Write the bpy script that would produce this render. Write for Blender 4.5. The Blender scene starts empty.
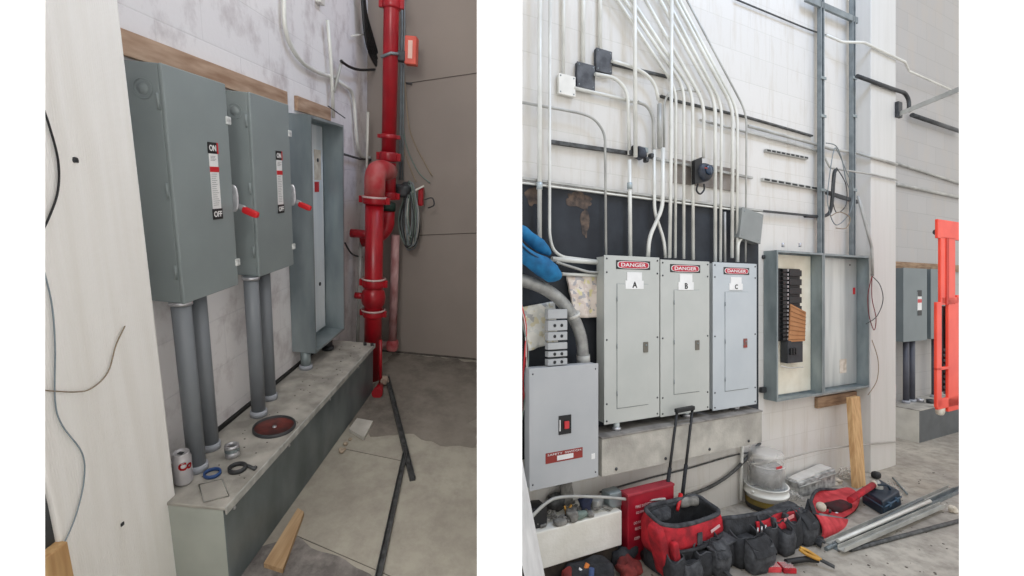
import bpy, bmesh, math, random
from mathutils import Vector, Matrix, noise
PI = math.pi
random.seed(7)
SC = bpy.context.scene
COL = SC.collection

# ------------------------------------------------------------------ camera
F, CX, CY = 444.0, 512.0, 295.0
cam = bpy.data.cameras.new('camera')
cam.sensor_fit = 'HORIZONTAL'; cam.sensor_width = 36.0
cam.lens = 36.0 * F / 1024.0
cam.shift_y = (CY - 288.0) / 1024.0
cam.clip_start = 0.05; cam.clip_end = 100
co = bpy.data.objects.new('camera', cam); COL.objects.link(co)
co.location = (0, 0, 0); co.rotation_euler = (PI / 2, 0, 0)
SC.camera = co
SC.view_settings.view_transform = 'Standard'
SC.view_settings.look = 'None'
SC.view_settings.gamma = 1.0
SC.view_settings.use_curve_mapping = False
SC.view_settings.exposure = 0.0


# ------------------------------------------------------------------ rooms (each bay has its own axes: x along the wall, y into the wall, z up)
class Room:
    def __init__(s, x, z, o):
        s.x = Vector(x).normalized()
        z = Vector(z); z = z - s.x * z.dot(s.x); s.z = z.normalized()
        s.y = s.z.cross(s.x); s.o = Vector(o)

    def loc(s, w):
        d = w - s.o
        return Vector((d.dot(s.x), d.dot(s.y), d.dot(s.z)))

    def hit(s, px, py, ax, v):
        r = Vector(((px - CX) / F, 1.0, -(py - CY) / F))
        a = (s.x, s.y, s.z)[ax]
        return s.loc(r * ((v + s.o.dot(a)) / r.dot(a)))

    def X(s, px, py, v): return s.hit(px, py, 0, v)
    def Y(s, px, py, v): return s.hit(px, py, 1, v)
    def Z(s, px, py, v): return s.hit(px, py, 2, v)

    def mat(s):
        return Matrix(((s.x[0], s.y[0], s.z[0], s.o[0]), (s.x[1], s.y[1], s.z[1], s.o[1]),
                       (s.x[2], s.y[2], s.z[2], s.o[2]), (0, 0, 0, 1)))


L = Room((10, 444, 113), (159, -444, 1734), (0, 0, 0))
L.o = L.z * -1.426
L.o = L.o + L.y * L.Z(218.7, 429.8, .338)[1]
R = Room((928, 444, 0), (0, 0, 1), (0, 0, -1.55))
R.o = R.o + R.y * (R.Z(898, 465, 0)[1] + .12)
W = Room((1, 0, 0), (0, 0, 1), (0, 0, 0))
CR = W
ORG = {}


# ------------------------------------------------------------------ materials
def lin(c):
    return tuple(((v / 255) / 12.92 if v / 255 <= .04045 else ((v / 255 + .055) / 1.055) ** 2.4) for v in c)


MATS = {}


def mat(name, c, c2=None, rough=.6, metal=0.0, scale=8.0, bump=0.0, bscale=60.0, detail=4.0, stretch=(1, 1, 1),
        ramp=(.35, .65), alpha=1.0, trans=0.0, spec=.5):
    if name in MATS: return MATS[name]
    m = bpy.data.materials.new(name); m.use_nodes = True
    nt = m.node_tree; N = nt.nodes; K = nt.links
    b = N['Principled BSDF']
    b.inputs['Roughness'].default_value = rough
    b.inputs['Metallic'].default_value = metal
    b.inputs['Specular IOR Level'].default_value = spec
    b.inputs['Alpha'].default_value = alpha
    b.inputs['Transmission Weight'].default_value = trans
    c = lin(c); c2 = lin(c2) if c2 else tuple(v * .82 for v in c)
    tc = N.new('ShaderNodeTexCoord'); mp = N.new('ShaderNodeMapping')
    mp.inputs['Scale'].default_value = stretch
    K.new(tc.outputs['Object'], mp.inputs['Vector'])
    nz = N.new('ShaderNodeTexNoise'); nz.inputs['Scale'].default_value = scale
    nz.inputs['Detail'].default_value = detail
    K.new(mp.outputs['Vector'], nz.inputs['Vector'])
    cr = N.new('ShaderNodeValToRGB')
    cr.color_ramp.elements[0].position = ramp[0]; cr.color_ramp.elements[1].position = ramp[1]
    cr.color_ramp.elements[0].color = (*c2, 1); cr.color_ramp.elements[1].color = (*c, 1)
    K.new(nz.outputs['Fac'], cr.inputs['Fac'])
    K.new(cr.outputs['Color'], b.inputs['Base Color'])
    if bump:
        n2 = N.new('ShaderNodeTexNoise'); n2.inputs['Scale'].default_value = bscale
        n2.inputs['Detail'].default_value = 3
        K.new(mp.outputs['Vector'], n2.inputs['Vector'])
        bp = N.new('ShaderNodeBump'); bp.inputs['Strength'].default_value = bump
        bp.inputs['Distance'].default_value = .01
        K.new(n2.outputs['Fac'], bp.inputs['Height']); K.new(bp.outputs['Normal'], b.inputs['Normal'])
    MATS[name] = m
    return m


def block_mat(name, c, c2, mortar, bw=.40, rh=.20, stain=(150, 130, 105), stain_amt=.25, msize=.006, rot=False, drip=(2.0, 1, .6), bump=.22):
    """painted concrete block wall: brick pattern in the wall's own plane"""
    m = bpy.data.materials.new(name); m.use_nodes = True
    nt = m.node_tree; N = nt.nodes; K = nt.links
    b = N['Principled BSDF']; b.inputs['Roughness'].default_value = .75
    b.inputs['Specular IOR Level'].default_value = .25
    tc = N.new('ShaderNodeTexCoord'); sp = N.new('ShaderNodeSeparateXYZ'); cb = N.new('ShaderNodeCombineXYZ')
    K.new(tc.outputs['Object'], sp.inputs[0])
    K.new(sp.outputs['Y' if rot else 'X'], cb.inputs['X']); K.new(sp.outputs['Z'], cb.inputs['Y'])
    br = N.new('ShaderNodeTexBrick')
    br.inputs['Scale'].default_value = 1.0
    br.inputs['Brick Width'].default_value = bw; br.inputs['Row Height'].default_value = rh
    br.inputs['Mortar Size'].default_value = msize; br.inputs['Mortar Smooth'].default_value = .6
    br.inputs['Color1'].default_value = (*lin(c), 1); br.inputs['Color2'].default_value = (*lin(c2), 1)
    br.inputs['Mortar'].default_value = (*lin(mortar), 1)
    K.new(cb.outputs[0], br.inputs['Vector'])
    nz = N.new('ShaderNodeTexNoise'); nz.inputs['Scale'].default_value = 2.2; nz.inputs['Detail'].default_value = 9
    nz.inputs['Roughness'].default_value = .65
    mp = N.new('ShaderNodeMapping'); mp.inputs['Scale'].default_value = drip
    K.new(tc.outputs['Object'], mp.inputs['Vector']); K.new(mp.outputs[0], nz.inputs['Vector'])
    cr = N.new('ShaderNodeValToRGB')
    cr.color_ramp.elements[0].position = .50; cr.color_ramp.elements[0].color = (0, 0, 0, 1)
    cr.color_ramp.elements[1].position = .82; cr.color_ramp.elements[1].color = (stain_amt * 3,) * 3 + (1,)
    K.new(nz.outputs['Fac'], cr.inputs['Fac'])
    mx = N.new('ShaderNodeMix'); mx.data_type = 'RGBA'
    K.new(cr.outputs['Color'], mx.inputs['Factor']); K.new(br.outputs['Color'], mx.inputs['A'])
    mx.inputs['B'].default_value = (*lin(stain), 1)
    K.new(mx.outputs['Result'], b.inputs['Base Color'])
    n3 = N.new('ShaderNodeTexNoise'); n3.inputs['Scale'].default_value = 45; n3.inputs['Detail'].default_value = 5
    K.new(tc.outputs['Object'], n3.inputs['Vector'])
    ma = N.new('ShaderNodeMath'); ma.operation = 'MULTIPLY_ADD'
    K.new(n3.outputs['Fac'], ma.inputs[0]); ma.inputs[1].default_value = .5
    inv = N.new('ShaderNodeMath'); inv.operation = 'SUBTRACT'; inv.inputs[0].default_value = 1
    K.new(br.outputs['Fac'], inv.inputs[1]); K.new(inv.outputs[0], ma.inputs[2])
    bp = N.new('ShaderNodeBump'); bp.inputs['Strength'].default_value = bump; bp.inputs['Distance'].default_value = .006
    K.new(ma.outputs[0], bp.inputs['Height']); K.new(bp.outputs['Normal'], b.inputs['Normal'])
    return m


def ribbed_mat(name, c, c2, scale=60, axis='X', bump=.08):
    """board-formed painted concrete with fine vertical ribs"""
    m = bpy.data.materials.new(name); m.use_nodes = True
    nt = m.node_tree; N = nt.nodes; K = nt.links
    b = N['Principled BSDF']; b.inputs['Roughness'].default_value = .7; b.inputs['Specular IOR Level'].default_value = .2
    tc = N.new('ShaderNodeTexCoord')
    wv = N.new('ShaderNodeTexWave'); wv.bands_direction = axis; wv.inputs['Scale'].default_value = scale / 6.28
    wv.inputs['Distortion'].default_value = 3; wv.inputs['Detail'].default_value = 3; wv.inputs['Detail Scale'].default_value = .6
    K.new(tc.outputs['Object'], wv.inputs['Vector'])
    mp = N.new('ShaderNodeMapping'); mp.inputs['Scale'].default_value = (14, 14, .8)
    K.new(tc.outputs['Object'], mp.inputs['Vector'])
    nz = N.new('ShaderNodeTexNoise'); nz.inputs['Scale'].default_value = 2; nz.inputs['Detail'].default_value = 6
    K.new(mp.outputs[0], nz.inputs['Vector'])
    cr = N.new('ShaderNodeValToRGB')
    cr.color_ramp.elements[0].position = .3; cr.color_ramp.elements[1].position = .6
    cr.color_ramp.elements[0].color = (*lin(c2), 1); cr.color_ramp.elements[1].color = (*lin(c), 1)
    K.new(nz.outputs['Fac'], cr.inputs['Fac']); K.new(cr.outputs['Color'], b.inputs['Base Color'])
    bp = N.new('ShaderNodeBump'); bp.inputs['Strength'].default_value = bump; bp.inputs['Distance'].default_value = .004
    ad = N.new('ShaderNodeMath'); ad.operation = 'ADD'
    K.new(wv.outputs['Fac'], ad.inputs[0]); K.new(nz.outputs['Fac'], ad.inputs[1])
    K.new(ad.outputs[0], bp.inputs['Height']); K.new(bp.outputs['Normal'], b.inputs['Normal'])
    return m


GREY = mat('grey_enamel', (137, 146, 146), (131, 140, 140), rough=.38, scale=5, spec=.5)
GREYL = mat('light_grey_enamel', (189, 191, 186), (181, 184, 179), rough=.42, scale=4)
GREYB = mat('blue_grey_enamel', (190, 196, 199), (182, 189, 193), rough=.42, scale=4)
GREYC = mat('worn_grey_enamel', (182, 184, 185), (174, 177, 179), rough=.45, scale=4)
GALV = mat('galvanised_steel', (206, 214, 214), (168, 178, 180), rough=.42, metal=.35, scale=9, stretch=(1, 1, .35))
GALVD = mat('dark_galvanised_steel', (150, 160, 161), (120, 131, 133), rough=.45, metal=.3, scale=9, stretch=(1, 1, .35))
EMT = mat('bright_conduit', (228, 228, 221), (206, 206, 199), rough=.4, metal=.12, scale=6)
EMTD = mat('dull_conduit', (188, 188, 182), (156, 156, 152), rough=.45, metal=.15, scale=6)
STRUT = mat('strut_steel', (140, 148, 150), (116, 124, 127), rough=.5, metal=.4, scale=12)
STRUTD = mat('dark_strut_steel', (92, 94, 94), (60, 60, 60), rough=.6, metal=.2, scale=30)
PVC = mat('grey_pvc', (126, 131, 136), (120, 125, 130), rough=.4, scale=4)
PVCL = mat('pale_grey_pvc', (172, 176, 184), (160, 164, 172), rough=.45, scale=4)
TROUGH = mat('dusty_trough_steel', (124, 133, 134), (90, 99, 101), rough=.42, metal=.3, scale=6, detail=8, stretch=(1, 1, .5))
TROUGHR = mat('dusty_weathered_steel', (190, 186, 176), (156, 152, 144), rough=.7, scale=7, bump=.2, bscale=80)
DUST = mat('dusty_top', (186, 182, 174), (142, 139, 132), rough=.9, scale=9, bump=.2, detail=8)
WHITEP = mat('white_margin_paint', (253, 253, 253), (250, 250, 250), rough=.9, spec=.1)
WHITE = mat('white_plastic', (240, 240, 238), rough=.4)
BLACK = mat('black_plastic', (30, 31, 33), (22, 23, 25), rough=.5)
BOARD = mat('black_backboard', (50, 54, 60), (34, 37, 42), rough=.8, scale=5, detail=8)
BOARDW = mat('peeling_backboard_edge', (196, 186, 170), (120, 110, 98), rough=.9, scale=25)
RED = mat('red_pipe_paint', (176, 22, 34), (142, 18, 30), rough=.32, scale=5)
REDD = mat('dusty_red_paint', (196, 120, 120), (150, 40, 48), rough=.6, scale=10)
PINK = mat('faded_pink_pipe', (196, 160, 158), (150, 100, 100), rough=.6, scale=16, stretch=(1, 1, .4))
REDM = mat('red_marking', (205, 28, 36), rough=.4)
REDF = mat('red_fabric', (196, 32, 46), (132, 20, 32), rough=.8, scale=14, detail=8, bump=.3, bscale=90)
REDI = mat('faded_red_fabric', (216, 74, 80), (176, 44, 52), rough=.8, scale=14, bump=.3, bscale=70)
BLKF = mat('black_fabric', (52, 54, 58), (30, 31, 34), rough=.85, scale=16, bump=.4, bscale=90)
BLKF2 = mat('charcoal_fabric', (78, 80, 84), (42, 44, 48), rough=.85, scale=22, bump=.4, bscale=90)
REDMET = mat('red_sheet_metal', (168, 24, 44), (120, 14, 32), rough=.45, scale=6)
ORANGE = mat('orange_red_paint', (250, 84, 60), (236, 66, 46), rough=.4, scale=5)
ORANGEB = mat('orange_enclosure', (214, 92, 72), (198, 78, 62), rough=.45)
BLUE = mat('blue_cloth', (20, 116, 166), (14, 86, 130), rough=.75, scale=14, bump=.4, bscale=40)
BLUER = mat('blue_rubber', (50, 84, 140), rough=.45)
NAVY = mat('navy_plastic', (32, 50, 66), (22, 36, 50), rough=.45, scale=10)
YEL = mat('yellow_grip', (206, 158, 66), (170, 120, 40), rough=.5)
WOOD = mat('raw_pine', (214, 178, 128), (186, 144, 96), rough=.7, scale=7, stretch=(8, 8, .7))
WOODH = mat('raw_pine_board', (190, 160, 124), (160, 128, 92), rough=.75, scale=5, stretch=(.8, 8, 8))
PLY = mat('weathered_plywood', (168, 140, 112), (128, 100, 76), rough=.8, scale=9, stretch=(.8, 5, 5))
PLYN = mat('rough_nailer_timber', (188, 160, 136), (150, 118, 94), rough=.8, scale=8, stretch=(.8, 5, 5), detail=8)
CARD = mat('brown_cardboard', (182, 130, 88), (164, 112, 72), rough=.8, scale=10)
FLEX = mat('flexible_conduit_steel', (176, 176, 172), (140, 140, 138), rough=.45, metal=.4, scale=20)
PAPER = mat('printed_paper', (226, 220, 206), (190, 178, 160), rough=.7, scale=22)
CLEAR = mat('cloudy_plastic', (236, 234, 228), (222, 220, 214), rough=.3, alpha=.3)
CLEARB = mat('plastic_bag', (226, 220, 210), (200, 192, 180), rough=.2, alpha=.45)
BUCK = mat('white_bucket_plastic', (238, 238, 232), (225, 225, 218), rough=.4)
MUST = mat('mustard_label', (132, 112, 44), (106, 90, 36), rough=.5)
ALU = mat('brushed_aluminium', (206, 206, 208), (176, 176, 180), rough=.3, metal=.7, scale=18)
DARK = mat('dark_steel', (74, 76, 78), (50, 52, 54), rough=.5, metal=.3)
RUST = mat('red_brown_disc', (112, 50, 44), (70, 40, 38), rough=.6, scale=26)
WIREW = mat('white_wire', (216, 214, 206), rough=.5)
WIREG = mat('green_grey_wire', (120, 136, 128), rough=.5)
WIREB = mat('pale_blue_wire', (138, 152, 160), rough=.5)
WIRET = mat('tan_wire', (150, 134, 112), rough=.5)
GREENC = mat('dark_green_rubber', (34, 60, 48), rough=.6)
BLUEDEV = mat('blue_black_casting', (50, 58, 72), (30, 34, 42), rough=.5, scale=20)
JUNK = mat('dusty_grey_scrap', (150, 148, 142), (104, 102, 98), rough=.7, scale=24)
LABELR = mat('red_brown_label', (150, 52, 44), (136, 44, 38), rough=.5)


# ------------------------------------------------------------------ mesh building
class MB:
    def __init__(s): s.bm = bmesh.new()

    def face(s, pts):
        vs = [s.bm.verts.new(p) for p in pts]
        return s.bm.faces.new(vs)

    def hexa(s, p, bev=0.0, seg=2):
        """p: 8 points, bottom ring 0-3 then top ring 4-7"""
        vs = [s.bm.verts.new(q) for q in p]
        fs = [(3, 2, 1, 0), (4, 5, 6, 7), (0, 1, 5, 4), (1, 2, 6, 5), (2, 3, 7, 6), (3, 0, 4, 7)]
        nf = [s.bm.faces.new([vs[i] for i in f]) for f in fs]
        if bev > 0:
            es = set(e for f in nf for e in f.edges)
            bmesh.ops.bevel(s.bm, geom=list(es), offset=bev, segments=seg, profile=.5, affect='EDGES')
        return s

    def box(s, x0, x1, y0, y1, z0, z1, bev=0.0, seg=2):
        x0, x1 = min(x0, x1), max(x0, x1); y0, y1 = min(y0, y1), max(y0, y1); z0, z1 = min(z0, z1), max(z0, z1)
        return s.hexa([(x0, y0, z0), (x1, y0, z0), (x1, y1, z0), (x0, y1, z0),
                       (x0, y0, z1), (x1, y0, z1), (x1, y1, z1), (x0, y1, z1)], bev, seg)

    def obox(s, c, u, v, w, bev=0.0):
        """oriented box: centre, half-vectors"""
        c, u, v, w = Vector(c), Vector(u), Vector(v), Vector(w)
        return s.hexa([c - u - v - w, c + u - v - w, c + u + v - w, c - u + v - w,
                       c - u - v + w, c + u - v + w, c + u + v + w, c - u + v + w], bev)

    def tube(s, pts, r, seg=10, closed=False, caps=True, rs=None):
        pts = [Vector(p) for p in pts]; n = len(pts)
        tans = []
        for i in range(n):
            if closed: t = pts[(i + 1) % n] - pts[i - 1]
            elif i == 0: t = pts[1] - pts[0]
            elif i == n - 1: t = pts[-1] - pts[-2]
            else: t = (pts[i + 1] - pts[i]).normalized() + (pts[i] - pts[i - 1]).normalized()
            tans.append(t.normalized() if t.length > 1e-9 else Vector((0, 0, 1)))
        a = Vector((0, 0, 1)) if abs(tans[0].z) < .9 else Vector((1, 0, 0))
        nrm = tans[0].cross(a).normalized(); rings = []
        for i in range(n):
            t = tans[i]; nrm = (nrm - t * nrm.dot(t)).normalized(); b = t.cross(nrm)
            rr = rs[i] if rs else r
            rings.append([s.bm.verts.new(pts[i] + (nrm * math.cos(k * 2 * PI / seg) + b * math.sin(k * 2 * PI / seg)) * rr)
                          for k in range(seg)])
        for i in range(n if closed else n - 1):
            A, B = rings[i], rings[(i + 1) % n]
            for k in range(seg):
                f = s.bm.faces.new([A[k], A[(k + 1) % seg], B[(k + 1) % seg], B[k]]); f.smooth = True
        if caps and not closed:
            s.bm.faces.new(rings[0][::-1]); s.bm.faces.new(rings[-1])
        return s

    def lathe(s, prof, c, axis='z', seg=24, u=None, closed=False):
        """prof: (radius, height) list; c: centre; axis 'x','y','z' or Vector"""
        ax = {'x': Vector((1, 0, 0)), 'y': Vector((0, 1, 0)), 'z': Vector((0, 0, 1))}.get(axis, axis) if isinstance(axis, str) else Vector(axis).normalized()
        a = Vector((1, 0, 0)) if abs(ax.x) < .8 else Vector((0, 0, 1))
        u = (a - ax * a.dot(ax)).normalized(); v = ax.cross(u); c = Vector(c)
        rings = []
        for r, h in prof:
            if r < 1e-6: rings.append([s.bm.verts.new(c + ax * h)])
            else: rings.append([s.bm.verts.new(c + ax * h + (u * math.cos(k * 2 * PI / seg) + v * math.sin(k * 2 * PI / seg)) * r) for k in range(seg)])
        m = len(rings)
        for i in range(m if closed else m - 1):
            A, B = rings[i], rings[(i + 1) % m]
            for k in range(seg):
                k2 = (k + 1) % seg
                if len(A) == 1 and len(B) == 1: continue
                if len(A) == 1: f = s.bm.faces.new([A[0], B[k2], B[k]])
                elif len(B) == 1: f = s.bm.faces.new([A[k], A[k2], B[0]])
                else: f = s.bm.faces.new([A[k], A[k2], B[k2], B[k]])
                f.smooth = True
        return s

    def prism(s, poly, depth):
        """poly: list of 3d points, depth: vector"""
        d = Vector(depth); A = [s.bm.verts.new(p) for p in poly]; B = [s.bm.verts.new(Vector(p) + d) for p in poly]
        n = len(A)
        s.bm.faces.new(A); s.bm.faces.new(B[::-1])
        for i in range(n): s.bm.faces.new([A[i], B[i], B[(i + 1) % n], A[(i + 1) % n]])
        return s

    def soft(s, c, h, yaw=0, p=.35, nz=.0, ns=12, seed=0, taper=0.0, tilt=None, seg=(20, 12)):
        """rounded, slightly crumpled box (superellipsoid): centre, half sizes"""
        c = Vector(c); rot = Matrix.Rotation(yaw, 3, 'Z')
        if tilt is not None: rot = rot @ tilt
        sg = lambda v, e: math.copysign(abs(v) ** e, v)
        rings = []
        for i in range(seg[1] + 1):
            ph = -PI / 2 + PI * i / seg[1]; row = []
            for k in range(seg[0]):
                th = 2 * PI * k / seg[0]
                q = Vector((sg(math.cos(ph), p) * sg(math.cos(th), p), sg(math.cos(ph), p) * sg(math.sin(th), p), sg(math.sin(ph), p)))
                tp = 1 - taper * (q.z + 1) / 2
                q = Vector((q.x * h[0] * tp, q.y * h[1] * tp, q.z * h[2]))
                if nz: q += q.normalized() * nz * noise.noise(q * ns + Vector((seed, seed * 2, 0)))
                row.append(s.bm.verts.new(c + rot @ q))
            rings.append(row)
        for i in range(seg[1]):
            for k in range(seg[0]):
                k2 = (k + 1) % seg[0]
                f = s.bm.faces.new([rings[i][k], rings[i][k2], rings[i + 1][k2], rings[i + 1][k]]); f.smooth = True
        return s

    def sheet(s, f, nu, nv, thick=0.0, nrm=None):
        """f(u,v)->point; optional thickness along nrm"""
        g = [[s.bm.verts.new(f(i / nu, j / nv)) for j in range(nv + 1)] for i in range(nu + 1)]
        for i in range(nu):
            for j in range(nv):
                fc = s.bm.faces.new([g[i][j], g[i + 1][j], g[i + 1][j + 1], g[i][j + 1]]); fc.smooth = True
        if thick:
            d = Vector(nrm) * thick
            h = [[s.bm.verts.new(g[i][j].co + d) for j in range(nv + 1)] for i in range(nu + 1)]
            for i in range(nu):
                for j in range(nv):
                    fc = s.bm.faces.new([h[i][j + 1], h[i + 1][j + 1], h[i + 1][j], h[i][j]]); fc.smooth = True
            ring = [(i, 0) for i in range(nu)] + [(nu, j) for j in range(nv)] + [(i, nv) for i in range(nu, 0, -1)] + [(0, j) for j in range(nv, 0, -1)]
            for a in range(len(ring)):
                (i, j), (k, l) = ring[a], ring[(a + 1) % len(ring)]
                s.bm.faces.new([g[k][l], g[i][j], h[i][j], h[k][l]])
        return s

    def text(s, txt, c, size, u=(1, 0, 0), v=(0, 0, 1), width=None, bold=0.0, depth=.0008):
        cu = bpy.data.curves.new('t', 'FONT'); cu.body = txt; cu.size = 1; cu.align_x = 'CENTER'; cu.align_y = 'CENTER'
        cu.offset = bold; cu.extrude = .0001; cu.resolution_u = 3
        ob = bpy.data.objects.new('t', cu); COL.objects.link(ob)
        bpy.context.view_layer.update()
        dg = bpy.context.evaluated_depsgraph_get(); me = ob.evaluated_get(dg).to_mesh()
        u, v, c = Vector(u).normalized(), Vector(v).normalized(), Vector(c)
        n = u.cross(v)
        xs = [q.co.x for q in me.vertices]; ys = [q.co.y for q in me.vertices]
        if xs:
            w = max(xs) - min(xs); h = max(ys) - min(ys); mx = (max(xs) + min(xs)) / 2; my = (max(ys) + min(ys)) / 2
            sy = size / h; sx = (width / w) if width else sy
            vs = [s.bm.verts.new(c + u * (q.co.x - mx) * sx + v * (q.co.y - my) * sy + n * (depth if q.co.z > 0 else 0)) for q in me.vertices]
            for p in me.polygons:
                try: s.bm.faces.new([vs[i] for i in p.vertices])
                except ValueError: pass
        ob.evaluated_get(dg).to_mesh_clear()
        bpy.data.objects.remove(ob); bpy.data.curves.remove(cu)
        return s

    def build(s, name, m, parent=None, label=None, cat=None, group=None, kind=None, smooth=None, fix=True):
        if fix: bmesh.ops.recalc_face_normals(s.bm, faces=s.bm.faces[:])
        co_ = [v.co for v in s.bm.verts]
        if parent is None:
            x = [c.x for c in co_]; y = [c.y for c in co_]; z = [c.z for c in co_]
            org = Vector(((min(x) + max(x)) / 2, (min(y) + max(y)) / 2, min(z)))
            if kind == 'structure': org = Vector((0, 0, 0))
        else: org = ORG[parent.name]
        bmesh.ops.translate(s.bm, verts=s.bm.verts[:], vec=-org)
        me = bpy.data.meshes.new(name); s.bm.to_mesh(me); s.bm.free()
        o = bpy.data.objects.new(name, me); COL.objects.link(o)
        me.materials.append(m)
        if parent is None: o.matrix_world = CR.mat() @ Matrix.Translation(org)
        else: o.parent = parent
        ORG[o.name] = org
        if label: o['label'] = label
        if cat: o['category'] = cat
        if group: o['group'] = group
        if kind: o['kind'] = kind
        return o


def thing(name, label, cat, loc, group=None):
    o = bpy.data.objects.new(name, None); COL.objects.link(o); o.empty_display_size = .05
    loc = Vector(loc); o.matrix_world = CR.mat() @ Matrix.Translation(loc); ORG[o.name] = loc
    o['label'] = label; o['category'] = cat
    if group: o['group'] = group
    return o


def fillet(pts, r, n=6):
    pts = [Vector(p) for p in pts]; out = [pts[0]]
    for i in range(1, len(pts) - 1):
        a, b, c = pts[i - 1], pts[i], pts[i + 1]
        d1 = (a - b); d2 = (c - b); rr = min(r, d1.length * .49, d2.length * .49)
        p, q = b + d1.normalized() * rr, b + d2.normalized() * rr
        for k in range(n + 1):
            t = k / n; out.append(p * (1 - t) ** 2 + b * 2 * t * (1 - t) + q * t ** 2)
    out.append(pts[-1]); return out


def spline(pts, n=8, closed=False):
    P = [Vector(p) for p in pts]; out = []; N = len(P)
    rng = N if closed else N - 1
    for i in range(rng):
        if closed: a, b, c, d = P[i - 1], P[i], P[(i + 1) % N], P[(i + 2) % N]
        else: a, b, c, d = P[max(i - 1, 0)], P[i], P[i + 1], P[min(i + 2, N - 1)]
        for k in range(n):
            t = k / n
            out.append(.5 * ((2 * b) + (c - a) * t + (2 * a - 5 * b + 4 * c - d) * t * t + (3 * b - a - 3 * c + d) * t ** 3))
    if not closed: out.append(P[-1])
    return out


def openbox(mb, x0, x1, yb, yf, z0, z1, t=.006, lip=.014):
    """sheet-metal back box open toward -y (yf < yb), with a folded lip"""
    mb.box(x0, x1, yb - t, yb, z0, z1)
    mb.box(x0, x0 + t, yf, yb - t, z0, z1); mb.box(x1 - t, x1, yf, yb - t, z0, z1)
    mb.box(x0 + t, x1 - t, yf, yb - t, z0, z0 + t); mb.box(x0 + t, x1 - t, yf, yb - t, z1 - t, z1)
    l = lip
    mb.box(x0, x0 + l, yf - .002, yf, z0, z1); mb.box(x1 - l, x1, yf - .002, yf, z0, z1)
    mb.box(x0 + l, x1 - l, yf - .002, yf, z0, z0 + l); mb.box(x0 + l, x1 - l, yf - .002, yf, z1 - l, z1)
    return mb


def struct(mb, name, m): return mb.build(name, m, kind='structure')


# ================================================================== white piers added as blank margins between and beside the two bays
CR = W
YP = .70
xl = -467 / F * YP; xr = 447 / F * YP; HB = -1.75; HT = 1.25
struct(MB().hexa([(xl - .30, YP, HB), (xl, YP, HB), (xl - .06, YP + .05, HB), (xl - .30, YP + .05, HB),
                  (xl - .30, YP, HT), (xl, YP, HT), (xl - .06, YP + .05, HT), (xl - .30, YP + .05, HT)]), 'margin_pier_left', WHITEP)
struct(MB().box(-35 / F * YP, 10 / F * YP, YP, 4.3, HB, 1.6), 'margin_pier_middle', WHITEP)
struct(MB().hexa([(xr, YP, HB), (xr + .30, YP, HB), (xr + .30, YP + .05, HB), (xr + .06, YP + .05, HB),
                  (xr, YP, HT), (xr + .30, YP, HT), (xr + .30, YP + .05, HT), (xr + .06, YP + .05, HT)]), 'margin_pier_right', WHITEP)

# ================================================================== LEFT BAY
CR = L
WALLL = block_mat('painted_block_left', (234, 231, 230), (229, 226, 226), (224, 221, 221), bw=.42, rh=.2, stain=(176, 166, 166), stain_amt=.42, msize=.003, drip=(3, 1, 2.2), bump=.35)
WALLB = mat('taupe_board_wall', (150, 140, 132), (142, 133, 126), rough=.85, scale=1.5)
PIL = ribbed_mat('ribbed_pilaster_paint', (248, 246, 242), (240, 237, 231), 330, 'X', .16)


def jagged(poly, amp, step=.03, seed=0.0):
    out = []
    for i in range(len(poly)):
        a, b = Vector(poly[i]), Vector(poly[(i + 1) % len(poly)]); d = b - a; n = max(1, int(d.length / step)); nn = Vector((-d.y, d.x, 0)).normalized()
        for k in range(n):
            p = a + d * k / n; out.append(p + nn * amp * noise.noise(Vector((p.x * 9, p.y * 9, seed))) * 2)
    return out


def floor_mat(name, c, c2, dark, patch=.5, seed=0.0):
    m = bpy.data.materials.new(name); m.use_nodes = True
    nt = m.node_tree; N = nt.nodes; K = nt.links; b = N['Principled BSDF']
    b.inputs['Roughness'].default_value = .7; b.inputs['Specular IOR Level'].default_value = .3
    tc = N.new('ShaderNodeTexCoord'); mp = N.new('ShaderNodeMapping'); mp.inputs['Location'].default_value = (seed, seed, 0)
    K.new(tc.outputs['Object'], mp.inputs[0])
    n1 = N.new('ShaderNodeTexNoise'); n1.inputs['Scale'].default_value = 1.3; n1.inputs['Detail'].default_value = 8; n1.inputs['Roughness'].default_value = .6
    n2 = N.new('ShaderNodeTexNoise'); n2.inputs['Scale'].default_value = 9; n2.inputs['Detail'].default_value = 9; n2.inputs['Roughness'].default_value = .7
    K.new(mp.outputs[0], n1.inputs[0]); K.new(mp.outputs[0], n2.inputs[0])
    c1 = N.new('ShaderNodeValToRGB'); c1.color_ramp.elements[0].position = .35; c1.color_ramp.elements[1].position = .62
    c1.color_ramp.elements[0].color = (*lin(c2), 1); c1.color_ramp.elements[1].color = (*lin(c), 1)
    K.new(n1.outputs['Fac'], c1.inputs['Fac'])
    c3 = N.new('ShaderNodeValToRGB'); c3.color_ramp.elements[0].position = .42; c3.color_ramp.elements[1].position = .66
    c3.color_ramp.elements[0].color = (0, 0, 0, 1); c3.color_ramp.elements[1].color = (patch,) * 3 + (1,)
    K.new(n2.outputs['Fac'], c3.inputs['Fac'])
    mx = N.new('ShaderNodeMix'); mx.data_type = 'RGBA'
    K.new(c3.outputs[0], mx.inputs['Factor']); K.new(c1.outputs[0], mx.inputs['A']); mx.inputs['B'].default_value = (*lin(dark), 1)
    K.new(mx.outputs['Result'], b.inputs['Base Color'])
    bp = N.new('ShaderNodeBump'); bp.inputs['Strength'].default_value = .25; bp.inputs['Distance'].default_value = .01
    K.new(n2.outputs['Fac'], bp.inputs['Height']); K.new(bp.outputs[0], b.inputs['Normal'])
    return m


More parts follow.
